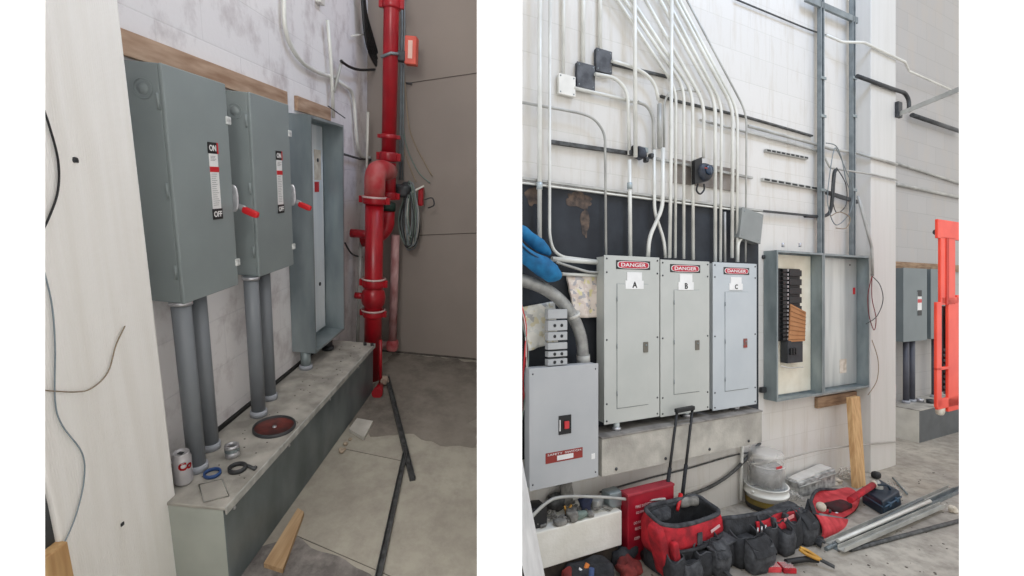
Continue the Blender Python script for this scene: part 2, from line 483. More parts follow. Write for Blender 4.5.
FL = floor_mat('stained_concrete_slab', (176, 171, 158), (154, 148, 137), (120, 112, 104), .4)
FLR = floor_mat('rough_dark_concrete', (124, 118, 114), (92, 88, 86), (170, 164, 158), .55, 3.0)
FR = floor_mat('dusty_concrete_floor', (186, 180, 169), (158, 151, 142), (112, 106, 99), .6, 1.0)

XB = 3.36                                     # far wall of the left bay
floorL = struct(MB().box(-.2, XB + .1, -1.175, .3, -.08, 0), 'floor', FL)
struct(MB().box(-.2, XB + .1, 0, .12, 0, 3.6), 'wall_left', WALLL)
struct(MB().box(XB, XB + .1, -1.175, 0, 0, 3.6), 'wall_back', WALLB)
# thin seams of the far wall boards and rough strip of floor near the camera
PY = -.107                                    # pilaster face
xn = L.Y(67, 576, PY)[0]; XP = 1.224
struct(MB().box(xn, XP, PY, 0, 0, 3.6, .006), 'wall_pilaster_left', PIL)
a = L.Z(300, 535, 0); b = L.Z(385, 576, 0)
poly = [L.Z(296, 537, .0), L.Z(345, 560, .0), L.Z(385, 590, .0), L.Z(250, 620, 0), L.Z(225, 560, 0)]
struct(MB().prism(jagged([(p.x, p.y, .0005) for p in poly], .02), (0, 0, .0015)), 'floor_rough_patch', FLR)
poly = [L.Z(392, 352, 0), L.Z(476, 363, 0), L.Z(478, 450, 0), L.Z(440, 446, 0), L.Z(400, 436, 0), L.Z(372, 436, 0), L.Z(350, 420, 0)]
FLD = floor_mat('worn_dark_concrete', (134, 127, 118), (98, 92, 86), (156, 149, 139), .5, 5.0)
struct(MB().prism(jagged([(p.x, p.y, .0005) for p in poly], .05, .03, 4.0), (0, 0, .0015)), 'floor_worn_patch', FLD)
mb = MB()
for (p0, p1) in (((409, 83), (477, 73)), ((398, 236), (477, 233))):
    A, B = L.X(*p0, XB - .001), L.X(*p1, XB - .001)
    mb.tube([A, B], .003, 5)
struct(mb, 'trim_1', mat('board_seam', (100, 92, 86), rough=.9))
A, B = L.X(392, 351, XB - .004), L.X(477, 362, XB - .004)
struct(MB().box(XB - .012, XB, -1.1, 0, 0.0, .012), 'baseboard_back', mat('dusty_gap', (96, 90, 84), (70, 66, 62), rough=.9, scale=20))

# timber nailer along the wall above the boxes
for i, (pa, pb) in enumerate((((118, 26), (287.5, 91)), ((298, 96.5), (331, 109)))):
    A = L.Y(*pa, -.02); B = L.Y(*pb, -.02)
    h = .072
    zc = 1.86 if False else A.z
    mb = MB()
    if i == 0: x0_ = A.x
    zt = L.Y(200, 58, -.02).z if i == 0 else zt
    mb.box(A.x, B.x, -.02, 0, zt - .068, zt, .002)
    mb.build('wood_nailer', PLYN, label=['long raw timber strip fixed to the block wall above two grey switch boxes',
             'short raw timber strip on the wall above the open steel box'][i], cat='timber strip', group='timber strips on the left wall')

# ------------------------------------------------ pedestal trough
PX0, PX1, PYF, PZ = 1.19, 2.672, -.292, .338
t = thing('wireway_trough', 'long low grey steel trough with dusty top under the grey switch boxes', 'wireway trough', ((PX0 + PX1) / 2, -.15, 0))
MB().box(PX0, PX1, PYF + .006, -.002, .0, PZ - .012, .004).build('body', TROUGH, t)
MB().box(PX0 - .001, PX0 + .0, PYF + .008, -.004, .0, PZ - .014).box(XP + .0, XP + .0015, PYF + .008, PY, .0, PZ - .014).build('end_plate', mat('pale_end_steel', (180, 185, 177), (160, 165, 158), rough=.5, scale=4), t, label='pale end plate')
mb = MB().box(PX0 - .004, PX1 + .004, PYF - .002, -.002, PZ - .012, PZ, .003)
mb.build('lid', DUST, t, label='dusty pale lid')
mb = MB().box(PX0 - .004, PX1 + .004, PYF - .006, PYF - .001, PZ - .026, PZ + .002, .001)
mb.build('front_lip', mat('bright_lip', (190, 190, 184), (150, 150, 146), rough=.5, scale=20), t)
mb = MB()
for x in (1.24, 1.6, 2.0, 2.4): mb.lathe([(0, 0), (.006, 0), (.006, .003), (0, .004)], (x, PYF + .006, PZ - .045), Vector((0, -1, 0)), 8)
mb.build('screw', ALU, t)
MB().box(1.30, PX1, -.012, 0.0, PZ + .0, PZ + .016).build('rear_seal', BLACK, t)

# ------------------------------------------------ safety switch boxes
def switch_box(xa, xb, ya, yf, z0, z1, label, first, scale=1.0):
    t = thing('safety_switch', label, 'electrical switch', ((xa + xb) / 2, (ya + yf) / 2, z0), 'grey safety switches in the left bay')
    MB().box(xa, xb, ya, yf + .012, z0, z1, .003).build('enclosure', GREY, t)
    MB().box(xa - .001, xb + .001, yf, yf + .012, z0 - .001, z1 + .001, .004).build('cover', GREY, t)
    # knockouts and hinge on the side that faces the camera
    mb = MB(); mb.lathe([(.028, 0), (.028, .002), (.025, .002), (.025, 0)], (xa, (ya + yf) / 2, z1 - .07), Vector((-1, 0, 0)), 20, closed=True)
    mb.lathe([(.016, 0), (.016, .0015), (.0, .0015)], (xa, (ya + yf) / 2, z1 - .07), Vector((-1, 0, 0)), 20)
    mb.build('knockout', GREY, t)
    for zz in (z1 - .10, z0 + .10, (z0 + z1) / 2 + .0):
        MB().tube([(xa - .002, yf + .018, zz - .022), (xa - .002, yf + .018, zz + .022)], .004, 8).build('hinge', GREY, t)
    # latches on the far side
    for zz in (z1 - .115, z0 + .085):
        MB().box(xb - .012, xb + .012, yf - .005, yf + .012, zz - .013, zz + .013, .003).build('latch', mat('bright_latch', (226, 228, 226), (170, 172, 170), rough=.4, scale=60), t)
    # handle on the far side
    zc = z0 + (z1 - z0) * .44
    g = MB(); g.soft((xb + .004, yf + .002, zc + .012), (.005, .020, .048), p=.8, seg=(18, 12))
    hd = g.build('handle', ALU, t)
    MB().obox((xb + .012, yf - .012, zc - .016), (.004, 0, 0), (0, -.026, -.006), (0, .002, .010), .002).build('lever', ALU, hd)
    MB().soft((xb + .014, yf - .052, zc - .034), (.010, .030, .0125), p=.45, tilt=Matrix.Rotation(.32, 3, 'X'), seg=(18, 12)).build('grip', REDM, hd, label='red plastic grip')
    return t


YF = -.122
def fx(px, py, y=YF): return L.Y(px, py, y)
a, b, c, d = fx(161.4, 64.2), fx(225.6, 83.3), fx(238.5, 283.7), fx(185, 305)
xa, xb = (a.x + d.x) / 2, (b.x + c.x) / 2
z0, z1 = (c.z + d.z) / 2, (a.z + b.z) / 2
b1 = switch_box(xa, xb, -.002, YF, z0, z1, 'grey wall switch box nearest the white pilaster, red handle on its side', True)
B1 = (xa, xb, z0, z1)
a, b, c, d = fx(248.3, 95), fx(288.7, 104), fx(293.7, 264.6), fx(261, 277)
xa2, xb2 = (a.x + d.x) / 2, (b.x + c.x) / 2
b2 = switch_box(xa2, xb2, -.002, YF, z0 + .0, z1, 'grey wall switch box between the nearest switch and the open steel box', False)


def rating_label(t, cx, za, zb, w):
    """white sticker with a black ON panel at the top and a black OFF panel at the bottom"""
    y = YF - .0012
    s = MB().box(cx - w * .42, cx + w * .42, y, YF - .0001, zb, za).build('rating_label', WHITE, t, label='white sticker with ON and OFF panels')
    hh = (za - zb) * .13
    MB().box(cx - w * .5, cx + w * .5, y - .001, y, za - hh, za + .004).build('on_panel', BLACK, s)
    MB().box(cx - w * .5, cx + w * .5, y - .001, y, zb - .004, zb + hh).build('off_panel', BLACK, s)
    MB().text('ON', (cx - w * .06, y - .0012, za - hh / 2 + .002), hh * .62, width=w * .66, bold=.02).build('lettering', WHITE, s)
    MB().text('OFF', (cx, y - .0012, zb + hh / 2 - .002), hh * .62, width=w * .8, bold=.02).build('lettering', WHITE, s)
    MB().box(cx + w * .36, cx + w * .5, y - .0014, y, za - hh, za + .004).build('on_stripe', REDM, s)
    zr = za - (za - zb) * .34
    MB().box(cx - w * .44, cx + w * .44, y - .001, y, zr - .008, zr + .009).build('warning_band', REDM, s)
    m = MB(); pr_ = MB()
    for k in range(9):
        z = za - hh * 1.25 - k * (za - zb) * .018
        if k < 4: pr_.box(cx - w * .3, cx + w * (.1 + .2 * random.random()), y - .0008, y, z - .0012, z)
    for k in range(16):
        z = zr - .014 - k * (zr - zb - hh - .02) / 16
        m.box(cx - w * .33, cx + w * (.05 + .28 * random.random()), y - .0008, y, z - .0011, z)
    m.build('fine_print', mat('print_grey', (120, 122, 124)), s); pr_.build('fine_print', mat('print_grey', (120, 122, 124)), s)


p = fx(213, 145); q = fx(217, 218)
rating_label(b1, (p.x + q.x) / 2, p.z + .004, q.z, .05)
p = fx(278.5, 152); q = fx(281, 212)
rating_label(b2, (p.x + q.x) / 2, p.z, q.z, .05)

# grey pvc pipes from the trough up into the boxes
def pvc(px, py, ztop, r, label, y=None):
    p = L.Z(px, py, PZ); x = p.x; yy = -.068 if y is None else y
    x = L.Y(px, py, yy).x
    t = thing('pvc_pipe', label, 'pipe', (x, yy, PZ), 'grey pipes between trough and switch boxes')
    MB().tube([(x, yy, PZ + .002), (x, yy, ztop)], r, 20).build('pipe', PVC, t)
    MB().lathe([(r, 0), (r + .006, 0), (r + .006, .024), (r, .026)], (x, yy, PZ + .001), 'z', 24).build('bushing', PVCL, t, label='pale grey base bushing')
    MB().lathe([(r, 0), (r + .005, 0), (r + .005, .012), (r, .012)], (x, yy, ztop - .012), 'z', 24).build('locknut', ALU, t)
    return x


pvc(197.5, 470, z0, .0275, 'nearest grey plastic pipe rising from trough beside the drink can', -.088)
pvc(212, 457, z0, .0265, 'grey plastic pipe directly behind the nearest one under the first switch box', -.052)
pvc(258.5, 408, z0, .0275, 'grey plastic pipe under the second switch box, the one nearer the camera', -.088)
pvc(270, 400, z0, .0265, 'grey plastic pipe under the second switch box, the farther one', -.056)

# open back box
YO = -.125
a, b, c, d = fx(309.5, 115, YO), fx(343.3, 125, YO), fx(344.3, 329, YO), fx(315.5, 354, YO)
xo0, xo1 = (a.x + d.x) / 2, (b.x + c.x) / 2; zo0, zo1 = (c.z + d.z) / 2, (a.z + b.z) / 2
t = thing('open_back_box', 'empty galvanised steel box without a door, bright inside, beside the second grey switch', 'electrical box', ((xo0 + xo1) / 2, -.06, zo0))
openbox(MB(), xo0, xo1, -.002, YO, zo0, zo1, .004, .012).build('shell', mat('blue_grey_galvanised', (166, 176, 179), (128, 140, 144), rough=.35, metal=.5, scale=6, stretch=(1, 1, .3)), t)
m = MB(); xm = (xo0 + xo1) / 2
m.box(xo0 + .012, xo1 - .012, -.012, -.007, zo0 + .02, zo1 - .02)
m.build('mounting_pan', mat('bright_pan', (250, 252, 252), (214, 222, 226), rough=.45, metal=.1, scale=3, stretch=(3, 3, .3)), t)
m = MB()
for (x, z) in ((xo0 + .05, zo1 - .16), (xo0 + .05, zo0 + .16), (xo1 - .08, zo1 - .2), (xo1 - .08, zo0 + .3)):
    m.lathe([(0, 0), (.011, 0), (.011, .004), (0, .004)], (x, -.012, z), Vector((0, -1, 0)), 12)
m.build('mounting_hole', DARK, t)
p = L.Y(331, 187, -.014)
MB().box(xo1 - .12, xo1 - .07, -.0145, -.012, p.z - .025, p.z + .03).build('red_sticker', REDM, t)
MB().box(xo1 - .12, xo1 - .04, -.0142, -.012, p.z + .04, p.z + .2).build('paper_label', PAPER, t)
MB().box(xo0 + .02, xo0 + .05, -.05, -.02, zo0 + .004, zo0 + .04, .003).build('ground_lug', ALU, t)
# nipple from the open box down to the trough
for (px, py, lab) in ((306, 366, 'short grey pipe stub between open steel box and trough'), (328, 345, 'short dark pipe stub under the far end of the open steel box')):
    x = L.Y(px, py, -.06).x
    t = thing('pipe_nipple', lab, 'pipe', (x, -.06, PZ), None)
    MB().tube([(x, -.06, PZ + .002), (x, -.06, zo0)], .026, 18).build('pipe', GALVD if px < 320 else DARK, t)
    MB().lathe([(.026, 0), (.034, 0), (.034, .02), (.026, .022)], (x, -.06, PZ + .001), 'z', 20).build('locknut', PVCL if px < 320 else DARK, t)

# ------------------------------------------------ small things on the trough lid
def on(px, py, z=PZ): return L.Z(px, py, z)
c = on(183, 484); CAN = mat('can_aluminium', (214, 212, 214), (196, 194, 198), rough=.32, metal=.5)
c = Vector((c.x + .006, c.y + .0, PZ + .001))
t = thing('drink_can', 'silver and red drink can standing on the trough beside the pilaster', 'can', c)
MB().lathe([(0, .004), (.019, .002), (.021, 0), (.0262, .008), (.027, .014), (.027, .1), (.0225, .113), (.0235, .117), (.0225, .119), (.0215, .115), (0, .113)], c, 'z', 28).build('can_body', CAN, t)
MB().box(c.x - .008, c.x + .006, c.y - .008, c.y + .008, c.z + .1145, c.z + .1165, .001).build('pull_tab', DARK, t)
dv = Vector((-.55, -.83, 0)).normalized(); uu = Vector((.83, -.55, 0))
m = MB(); m.text('Co', c + dv * .0285 + Vector((0, 0, .078)), .030, u=uu, v=(0, 0, 1), width=.042, bold=.05)
for v in m.bm.verts:
    d = v.co - c; k = d.dot(uu); ang = k / .028
    q = dv * math.cos(ang) * .0284 + uu * math.sin(ang) * .0284; v.co = Vector((c.x + q.x, c.y + q.y, v.co.z))
m.build('lettering', REDM, t)

c = on(212.5, 475)
t_ = MB().lathe([(.0235, 0), (.027, .001), (.027, .012), (.0235, .013), (.021, .012), (.021, .001)], (c.x, c.y, PZ + .001), 'z', 28, closed=True)
t_.build('blue_bushing', BLUER, label='blue plastic ring lying on the trough between can and dark ring', cat='pipe fitting')
c = on(232.5, 456)
t = thing('conduit_connector', 'silver threaded connector standing on the trough behind the blue ring', 'pipe fitting', (c.x, c.y, PZ))
MB().lathe([(.019, 0), (.024, 0), (.025, .004), (.025, .018), (.022, .02), (.022, .034), (.025, .036), (.025, .046), (.018, .048), (.016, .046), (.016, 0)], (c.x, c.y, PZ + .001), 'z', 10, closed=True).build('connector_body', ALU, t)
m = MB()
for k in range(4): m.lathe([(.0225, 0), (.0245, .0015), (.0225, .003)], (c.x, c.y, PZ + .022 + k * .0034), 'z', 20)
m.build('thread', GALVD, t)
c = on(237.5, 470)
t = thing('pipe_clamp', 'dark round clamp with a screw tail lying on the trough', 'pipe fitting', (c.x, c.y, PZ))
MB().lathe([(.024, 0), (.03, .001), (.03, .014), (.026, .016), (.021, .014), (.021, .001)], (c.x, c.y, PZ + .001), 'z', 24, closed=True).build('ring', DARK, t)
d = on(256, 469)
MB().tube([(c.x + .026, c.y - .004, PZ + .008), (d.x - .01, d.y, PZ + .009), (d.x, d.y, PZ + .009)], .007, 8, rs=[.006, .008, .006]).build('screw_tail', DARK, t)
q = [on(199, 486), on(222, 480), on(229, 497), on(204, 503)]
m = MB().prism([(v.x, v.y, PZ + .001) for v in q], (0, 0, .003))
t = m.build('cover_plate', mat('dusty_plate', (176, 172, 164), (158, 154, 147), rough=.6), label='thin square steel cover plate lying nearest on the trough', cat='cover plate')
m = MB().tube([(v.x, v.y, PZ + .005) for v in q], .002, 6, closed=True); m.build('plate_rim', EMTD, t)
# cutting disc
c = on(274.5, 428); r = .5 * (on(298, 426) - on(251, 430)).length * .92
t = thing('knockout_disc', 'round red brown steel disc with a dark rim lying on the trough', 'disc', (c.x, c.y, PZ))
r = .08
MB().lathe([(0, .004), (r * .93, .004), (r * .95, .011), (r, .011), (r, 0), (0, 0)], (c.x, c.y, PZ + .001), 'z', 40).build('plate', RUST, t)
MB().lathe([(r * .93, .003), (r * .935, .013), (r * 1.01, .013), (r * 1.015, 0)], (c.x, c.y, PZ + .001), 'z', 40).build('rim', DARK, t)
MB().lathe([(0, .008), (.008, .008), (.008, .004)], (c.x, c.y, PZ + .001), 'z', 16).build('centre_hub', ALU, t)
for (px, py, lab) in ((365, 345, 'small dark steel clip near the far end of the trough'), (372, 345.5, 'small dark steel clip at the very end of the trough')):
    c = on(px, py)
    MB().obox((c.x, c.y, PZ + .008), (.014, .006, 0), (-.004, .009, 0), (0, 0, .006), .002).build('steel_clip', DARK, label=lab, cat='clip')
# chips scattered
m = MB(); random.seed(3)
for k in range(60):
    x = random.uniform(1.3, 2.62); y = random.uniform(-.28, -.1); s = random.uniform(.0008, .0022)
    m.obox((x, y, PZ + s * .6), (s, 0, 0), (0, s * 1.4, 0), (0, 0, s * .5))
m.build('masonry_crumbs', mat('crumbs', (110, 104, 98), rough=.9), label='scattered crumbs and grit on the trough lid', cat='debris', kind='stuff')

# ------------------------------------------------ wires and marks on the pilaster
def pil_wire(pts, r, m, lab, y=PY - .006, name='loose_wire'):
    P = [L.Y(a, b, y) for a, b in pts]
    MB().tube(spline(P, 6), r, 8).build(name, m, label=lab, cat='wire')


pil_wire([(40, 100), (49, 125), (58, 160), (58, 190), (50, 215), (38, 240)], .0022, BLACK, 'black wire looping across the upper left of the pilaster')
pil_wire([(38, 250), (51, 300), (55, 345), (55, 400), (62, 425), (82, 453), (84, 480), (76, 515), (63, 545), (50, 562)], .0016, WIREB, 'pale blue grey cable hanging down the left pilaster')
pil_wire([(125, 326), (116, 345), (108, 372), (92, 388), (75, 392), (38, 390)], .0016, WIRET, 'tan wire end curling on the middle of the left pilaster', name='wire_end')
for (px, py, s, lab) in ((75, 160, .006, 'small chipped anchor hole high on the left pilaster'), (122, 524, .005, 'small chipped anchor hole low on the left pilaster')):
    c = L.Y(px, py, PY)
    t = MB().soft((c.x, c.y - .001, c.z), (s, .003, s), nz=.003, ns=200, seed=px, seg=(10, 6)).build('anchor_hole', DARK, label=lab, cat='anchor')
# wood block and dark bin left of the pilaster
xq = xn - .02
c = L.Y(50, 556, -.09)
t = MB().obox((c.x - .01, c.y, c.z - .35), (.028, 0, .0), (0, .03, 0), (0, 0, .38), .003)
t.build('timber_offcut', WOOD, label='raw timber offcut standing at the foot of the left pilaster', cat='timber')
c = L.Y(50, 500, -.05)
MB().soft((c.x - .03, -.06, c.z - .16), (.07, .035, .26), p=.25).build('dark_hose_bundle', DARK, label='dark object standing beside the near edge of the left pilaster', cat='equipment')

# ------------------------------------------------ wall conduits of the left bay
def lcond(pts, y, r, m, lab, bend=.05, name='wall_conduit', cat='conduit', group=None, sm=False):
    P = [L.Y(a, b, y) for a, b in pts]
    P = spline(P, 6) if sm else fillet(P, bend)
    return MB().tube(P, r, 10).build(name, m, label=lab, cat=cat, group=group)


lcond([(283, -40), (284.5, 35), (300, 62), (320, 74), (337, 78)], -.02, .010, EMT, 'pale conduit curving from the ceiling toward the thin vertical conduit', .12)
lcond([(327.5, 20), (331, 60), (333.5, 118)], -.03, .010, EMT, 'thin vertical pale conduit above the open steel box')
lcond([(334, 92), (341, 64), (342, 60)], -.04, .008, EMTD, 'short slanting pale conduit left of the black cable')
lcond([(341, 61), (350, 67), (362, 70), (381, 69)], -.05, .008, BLACK, 'black cable running from pale conduit behind the red riser', name='black_cable', cat='cable', sm=True)
lcond([(336, 80), (351, 90), (354, 100), (357, 145), (362, 158), (380, 158)], -.02, .011, EMT, 'pale conduit stepping down to the red elbow', .05)
lcond([(368, 112), (366.5, 182)], -.06, .009, EMT, 'short vertical pale conduit just left of the red elbow')
lcond([(343, 154), (360, 159), (378, 160)], -.03, .007, STRUTD, 'dark rod crossing the wall toward the red flange', name='threaded_rod', cat='rod')
lcond([(361, 236), (359, 300), (357.5, 345)], -.05, .012, EMTD, 'galvanised flexible conduit down the wall behind the red valve')
lcond([(345, 243), (352, 254), (362, 257)], -.03, .006, DARK, 'dark cable loop on the wall left of the lower red pipe', name='cable_loop', cat='cable', sm=True)
lcond([(328, 106), (345, 118)], -.045, .003, DARK, 'tiny dark rod on wall above the open steel box', name='wall_pin', cat='rod')
lcond([(352, 36), (367, 34)], -.03, .005, WIREW, 'short white peg on the wall beside black cable bundle', name='wall_peg', cat='peg')
c = L.Y(321, 2, -.02)
MB().box(c.x - .03, c.x + .03, -.03, 0, c.z - .01, c.z + .05, .004).build('junction_box', EMT, label='small pale box at the top of the left block wall', cat='junction box')
# black cable bundle
t = thing('cable_bundle', 'black cable bundle hanging on the wall left of the red riser', 'cable bundle', L.Y(374, 70, -.06))
for k in range(5):
    o = (k - 2) * 1.6
    P = [L.Y(362 + o * .4, -30, -.05), L.Y(364 + o * .4, 8, -.055), L.Y(368 + o, 32, -.06), L.Y(373 + o * 1.2, 52, -.065), L.Y(378 + o * .5, 66, -.06), L.Y(381, 74, -.05)]
    MB().tube(spline(P, 5), .009, 8).build('cable', BLACK, t)

# ------------------------------------------------ red sprinkler pipes
XA = 3.12
def RP(px, py, x=XA): return L.X(px, py, x)
pa = RP(390.5, 90); rA = .5 * (RP(398, 90) - RP(383.5, 90)).length
pl = L.X(373, 260, 2.86); rB = .5 * (L.X(382.5, 250, 2.86) - L.X(363.5, 250, 2.86)).length
yA, yB = RP(390.5, 60).y, L.X(373.5, 290, 2.86).y
def zA(py): return RP(391, py).z
def zB(py): return L.X(373, py, 2.86).z
t = thing('sprinkler_riser', 'thick red fire sprinkler pipe with couplings, elbow and valve standing behind trough', 'fire pipe', (2.86, yB, 0))
def flange(x, y, z, r, h, ears=True, m=RED, name='coupling'):
    b_ = MB().lathe([(r, -h / 2), (r * 1.16, -h / 2), (r * 1.22, -h * .3), (r * 1.22, h * .3), (r * 1.16, h / 2), (r, h / 2)], (x, y, z), 'z', 28)
    if ears:
        for s in (-1, 1):
            b_.obox((x, y + s * r * 1.28, z), (.012, 0, 0), (0, .018, 0), (0, 0, h * .42), .003)
    return b_.build(name, m, t)


MB().tube([(XA, yA, zA(162)), (XA, yA, 3.4)], rA, 28).build('upper_pipe', RED, t)
MB().tube([(XA, yA, zA(163)), (XA, yA, zA(198))], rA * 1.08, 28).build('tee_body', RED, t)
# elbow from the tee across and down to the lower pipe
P = fillet([(XA, yA, zA(172)), ((XA + 2.86) / 2, (yA + yB) / 2, zA(172) + .01), (2.86, yB, zB(172)), (2.86, yB, zB(198))], .12, 10)
MB().tube(P, rB * 1.02, 24).build('elbow', mat('dusty_red_elbow', (176, 44, 50), (186, 120, 114), rough=.5, scale=6), t)
MB().tube([(2.86, yB, .0), (2.86, yB, zB(198))], rB * .92, 28).build('lower_pipe', RED, t)
flange(XA, yA, zA(3), rA, .07); flange(XA, yA, zA(137), rA * .95, .03); flange(XA, yA, zA(157), rA * 1.05, .06); flange(XA, yA, zA(196), rA * 1.05, .05)
flange(2.86, yB, zB(200), rB, .05); flange(2.86, yB, zB(283), rB * .94, .055); flange(2.86, yB, zB(313), rB * .9, .05)
zc = zB(297)
MB().lathe([(rB * .9, -.07), (rB * 1.18, -.045), (rB * 1.28, 0), (rB * 1.15, .04), (rB * .9, .06)], (2.86, yB, zc), 'z', 28).build('valve_body', RED, t)
MB().tube([(2.86, yB + rB, zc), (2.86, yB + rB + .06, zc)], .022, 14).build('valve_stub', RED, t)
for z in (zB(200), zB(281), zB(312)):
    MB().lathe([(rB * 1.22, .012), (rB * 1.26, .014), (rB * 1.26, .02), (rB * 1.2, .024)], (2.86, yB, z), 'z', 24).build('dust_ring', mat('pale_dust_ring', (206, 180, 176), rough=.8), t)
# second branch below the tee
MB().tube([(XA, yA, zA(203)), (XA, yA, zA(211))], rA * 1.1, 24).build('rubber_coupling', GREENC, t, label='dark green coupling')
P = fillet([(XA, yA, zA(211)), (XA, yA, zA(228)), (XA - .02, yA + .06, zA(238)), (XA - .03, yA + .17, zA(242))], .07, 8)
MB().tube(P, rA * 1.02, 22).build('lower_elbow', RED, t)
P = L.X(351, 233, 2.9)
MB().tube([(2.9, P.y, P.z), (2.9, yB, P.z)], .028, 16).build('side_outlet', RED, t)
# small drain and pale pipe
t = thing('drain_pipe', 'slim faded pink pipe with a fitting, standing right of the red valve', 'pipe', L.X(394, 346, 3.2))
p0 = L.X(395.5, 235, 3.2); p1 = L.X(392.5, 344, 3.2)
MB().tube([p0, p1], .03, 16).build('pipe', PINK, t)
MB().soft(p1 + Vector((0, 0, -.01)), (.042, .042, .045), p=.5).build('fitting', REDD, t)
MB().tube([p1 + Vector((0, 0, -.01)), p1 + Vector((0, .11, -.015))], .026, 14).build('side_fitting', PINK, t)
t = thing('drain_line', 'thin red drain line running down to the floor at the trough end', 'pipe', L.X(380, 388, 2.74))
p0 = L.X(380.5, 340, 2.74); p1 = L.X(380.5, 385, 2.74)
MB().tube([p0, p1], .011, 12).build('pipe', RED, t)
p2 = L.Z(377, 395, .02)
MB().tube([p1, (p2.x, p2.y, .03)], .03, 14, rs=[.02, .034]).build('foot', RED, t)
MB().soft(L.X(384, 380, 2.76), (.03, .03, .03), p=.6, nz=.01, ns=30).build('cement_cap', mat('pale_cement', (196, 178, 160), (150, 130, 116), rough=.9, scale=20), t)

# alarm box on the riser side
t = thing('alarm_module', 'small orange red alarm box beside the top of the red riser', 'alarm box', RP(410, 62))
a, b = RP(404, 63.5), RP(416.5, 36)
m = MB().box(XA - .0, XA + .07, a.y, b.y, a.z, b.z, .006); m.build('housing', ORANGEB, t)
zc = (a.z + b.z) / 2; yc = (a.y + b.y) / 2
MB().box(XA - .002, XA, yc - .014, yc + .014, zc - .05, zc + .055).build('label_plate', mat('pale_label', (236, 196, 180)), t)
a = RP(393, 55); b = RP(402, 54)
MB().box(XA - .005, XA + .05, a.y + .01, b.y - .02, a.z - .03, a.z + .03, .005).build('bracket', DARK, t)
MB().tube([RP(381, 57, XA - rA - .01), RP(391, 53, XA - rA - .012), RP(398, 54, XA - .03)], .009, 10).build('strap', STRUT, t)
for (px, lab) in ((401.0, 0), (403.5, 1)):
    m = MB().tube([L.X(px + .5, -40, 3.3), L.X(px + 1, 30, 3.3), L.X(px, 90, 3.3), L.X(px - 1, 180, 3.3)], .006 if lab else .009, 8)
    m.build('riser_conduit', STRUT, label=['thin grey conduit on the far wall right against the red riser', 'thinner grey conduit on far wall passing the orange alarm box'][lab], cat='conduit')
for k, (pts, lab) in enumerate((([(402, 95), (405, 140), (417, 170), (430, 183)], 'outer thin wire sweeping down the far wall to the cable coil'),
                              ([(400, 92), (402, 140), (409, 165), (416, 182)], 'inner thin wire sweeping down the far wall to the cable coil'),
                              ([(404, 62), (407, 112), (413, 140), (432, 176)], 'thin wire dropping from the orange alarm box in a wide arc'))):
    MB().tube(spline([L.X(a, b, 3.32) for a, b in pts], 6), .0045, 6).build('hanging_wire', [WIREG, WIRET, WIRET][k], label=lab, cat='wire')
c = L.X(409, 83.5, 3.33)
MB().tube([c + Vector((0, .03, 0)), c - Vector((0, .02, 0))], .007, 8).build('wall_anchor', DARK, label='dark anchor stub on the far wall seam', cat='anchor')
# coil of cable hanging
t = thing('cable_coil', 'coil of grey green and white cable hanging on the far wall beside red riser', 'cable coil', L.X(412, 250, 3.25))
random.seed(11)
for k in range(16):
    cx = 411 + random.uniform(-3, 3); w = random.uniform(3, 10); top = 188 + random.uniform(-4, 8); bot = 236 + random.uniform(-2, 14); xd = 3.22 + random.uniform(-.05, .05)
    P = [L.X(cx - w * .3, top, xd), L.X(cx - w, (top + bot) / 2, xd), L.X(cx - w * .5, bot - 3, xd), L.X(cx + 1, bot, xd), L.X(cx + w * .7, bot - 6, xd), L.X(cx + w, (top + bot) / 2, xd), L.X(cx + w * .4, top, xd)]
    MB().tube(spline(P, 5, True), .0055, 6, closed=True).build('cable_loop', [WIREG, WIREW, DARK, WIREG, STRUT][k % 5], t)
MB().soft(L.X(404, 190, 3.2), (.05, .05, .05), p=.7, nz=.03, ns=30).build('wrap', DARK, t)
MB().tube(spline([L.X(424, 200, 3.24), L.X(432, 198, 3.24), L.X(434, 205, 3.24), L.X(428, 208, 3.24)], 5), .005, 6).build('loose_end', DARK, t)
MB().tube([L.X(398, 195, 3.2), L.X(412, 192, 3.2), L.X(424, 186, 3.2)], .007, 8).build('tie', WIREW, t)
t = MB().box(3.22, 3.28, L.X(423, 190, 3.22).y, L.X(418, 190, 3.22).y, L.X(420, 206, 3.22).z, L.X(420, 187, 3.22).z, .01)
t.build('pull_handle', RED, label='small red handle hanging right of the cable coil', cat='handle')

# ------------------------------------------------ floor things of the left bay
def channel(p0, p1, w, h, name, m, lab, cat, group=None, up=Vector((0, 0, 1)), lift=0.0, th=.003):
    """U channel open at the top between two floor points"""
    p0, p1 = Vector(p0), Vector(p1); d = (p1 - p0).normalized(); s = d.cross(up).normalized() * (w / 2)
    prof = [(-1, h), (-1, 0), (1, 0), (1, h), (1 - 2 * th / w * 1, h), (1 - 2 * th / w, th), (-1 + 2 * th / w, th), (-1 + 2 * th / w, h)]
    b_ = MB()
    b_.prism([p0 + s * a + up * (c + lift) for a, c in prof], p1 - p0)
    return b_.build(name, m, label=lab, cat=cat, group=group)


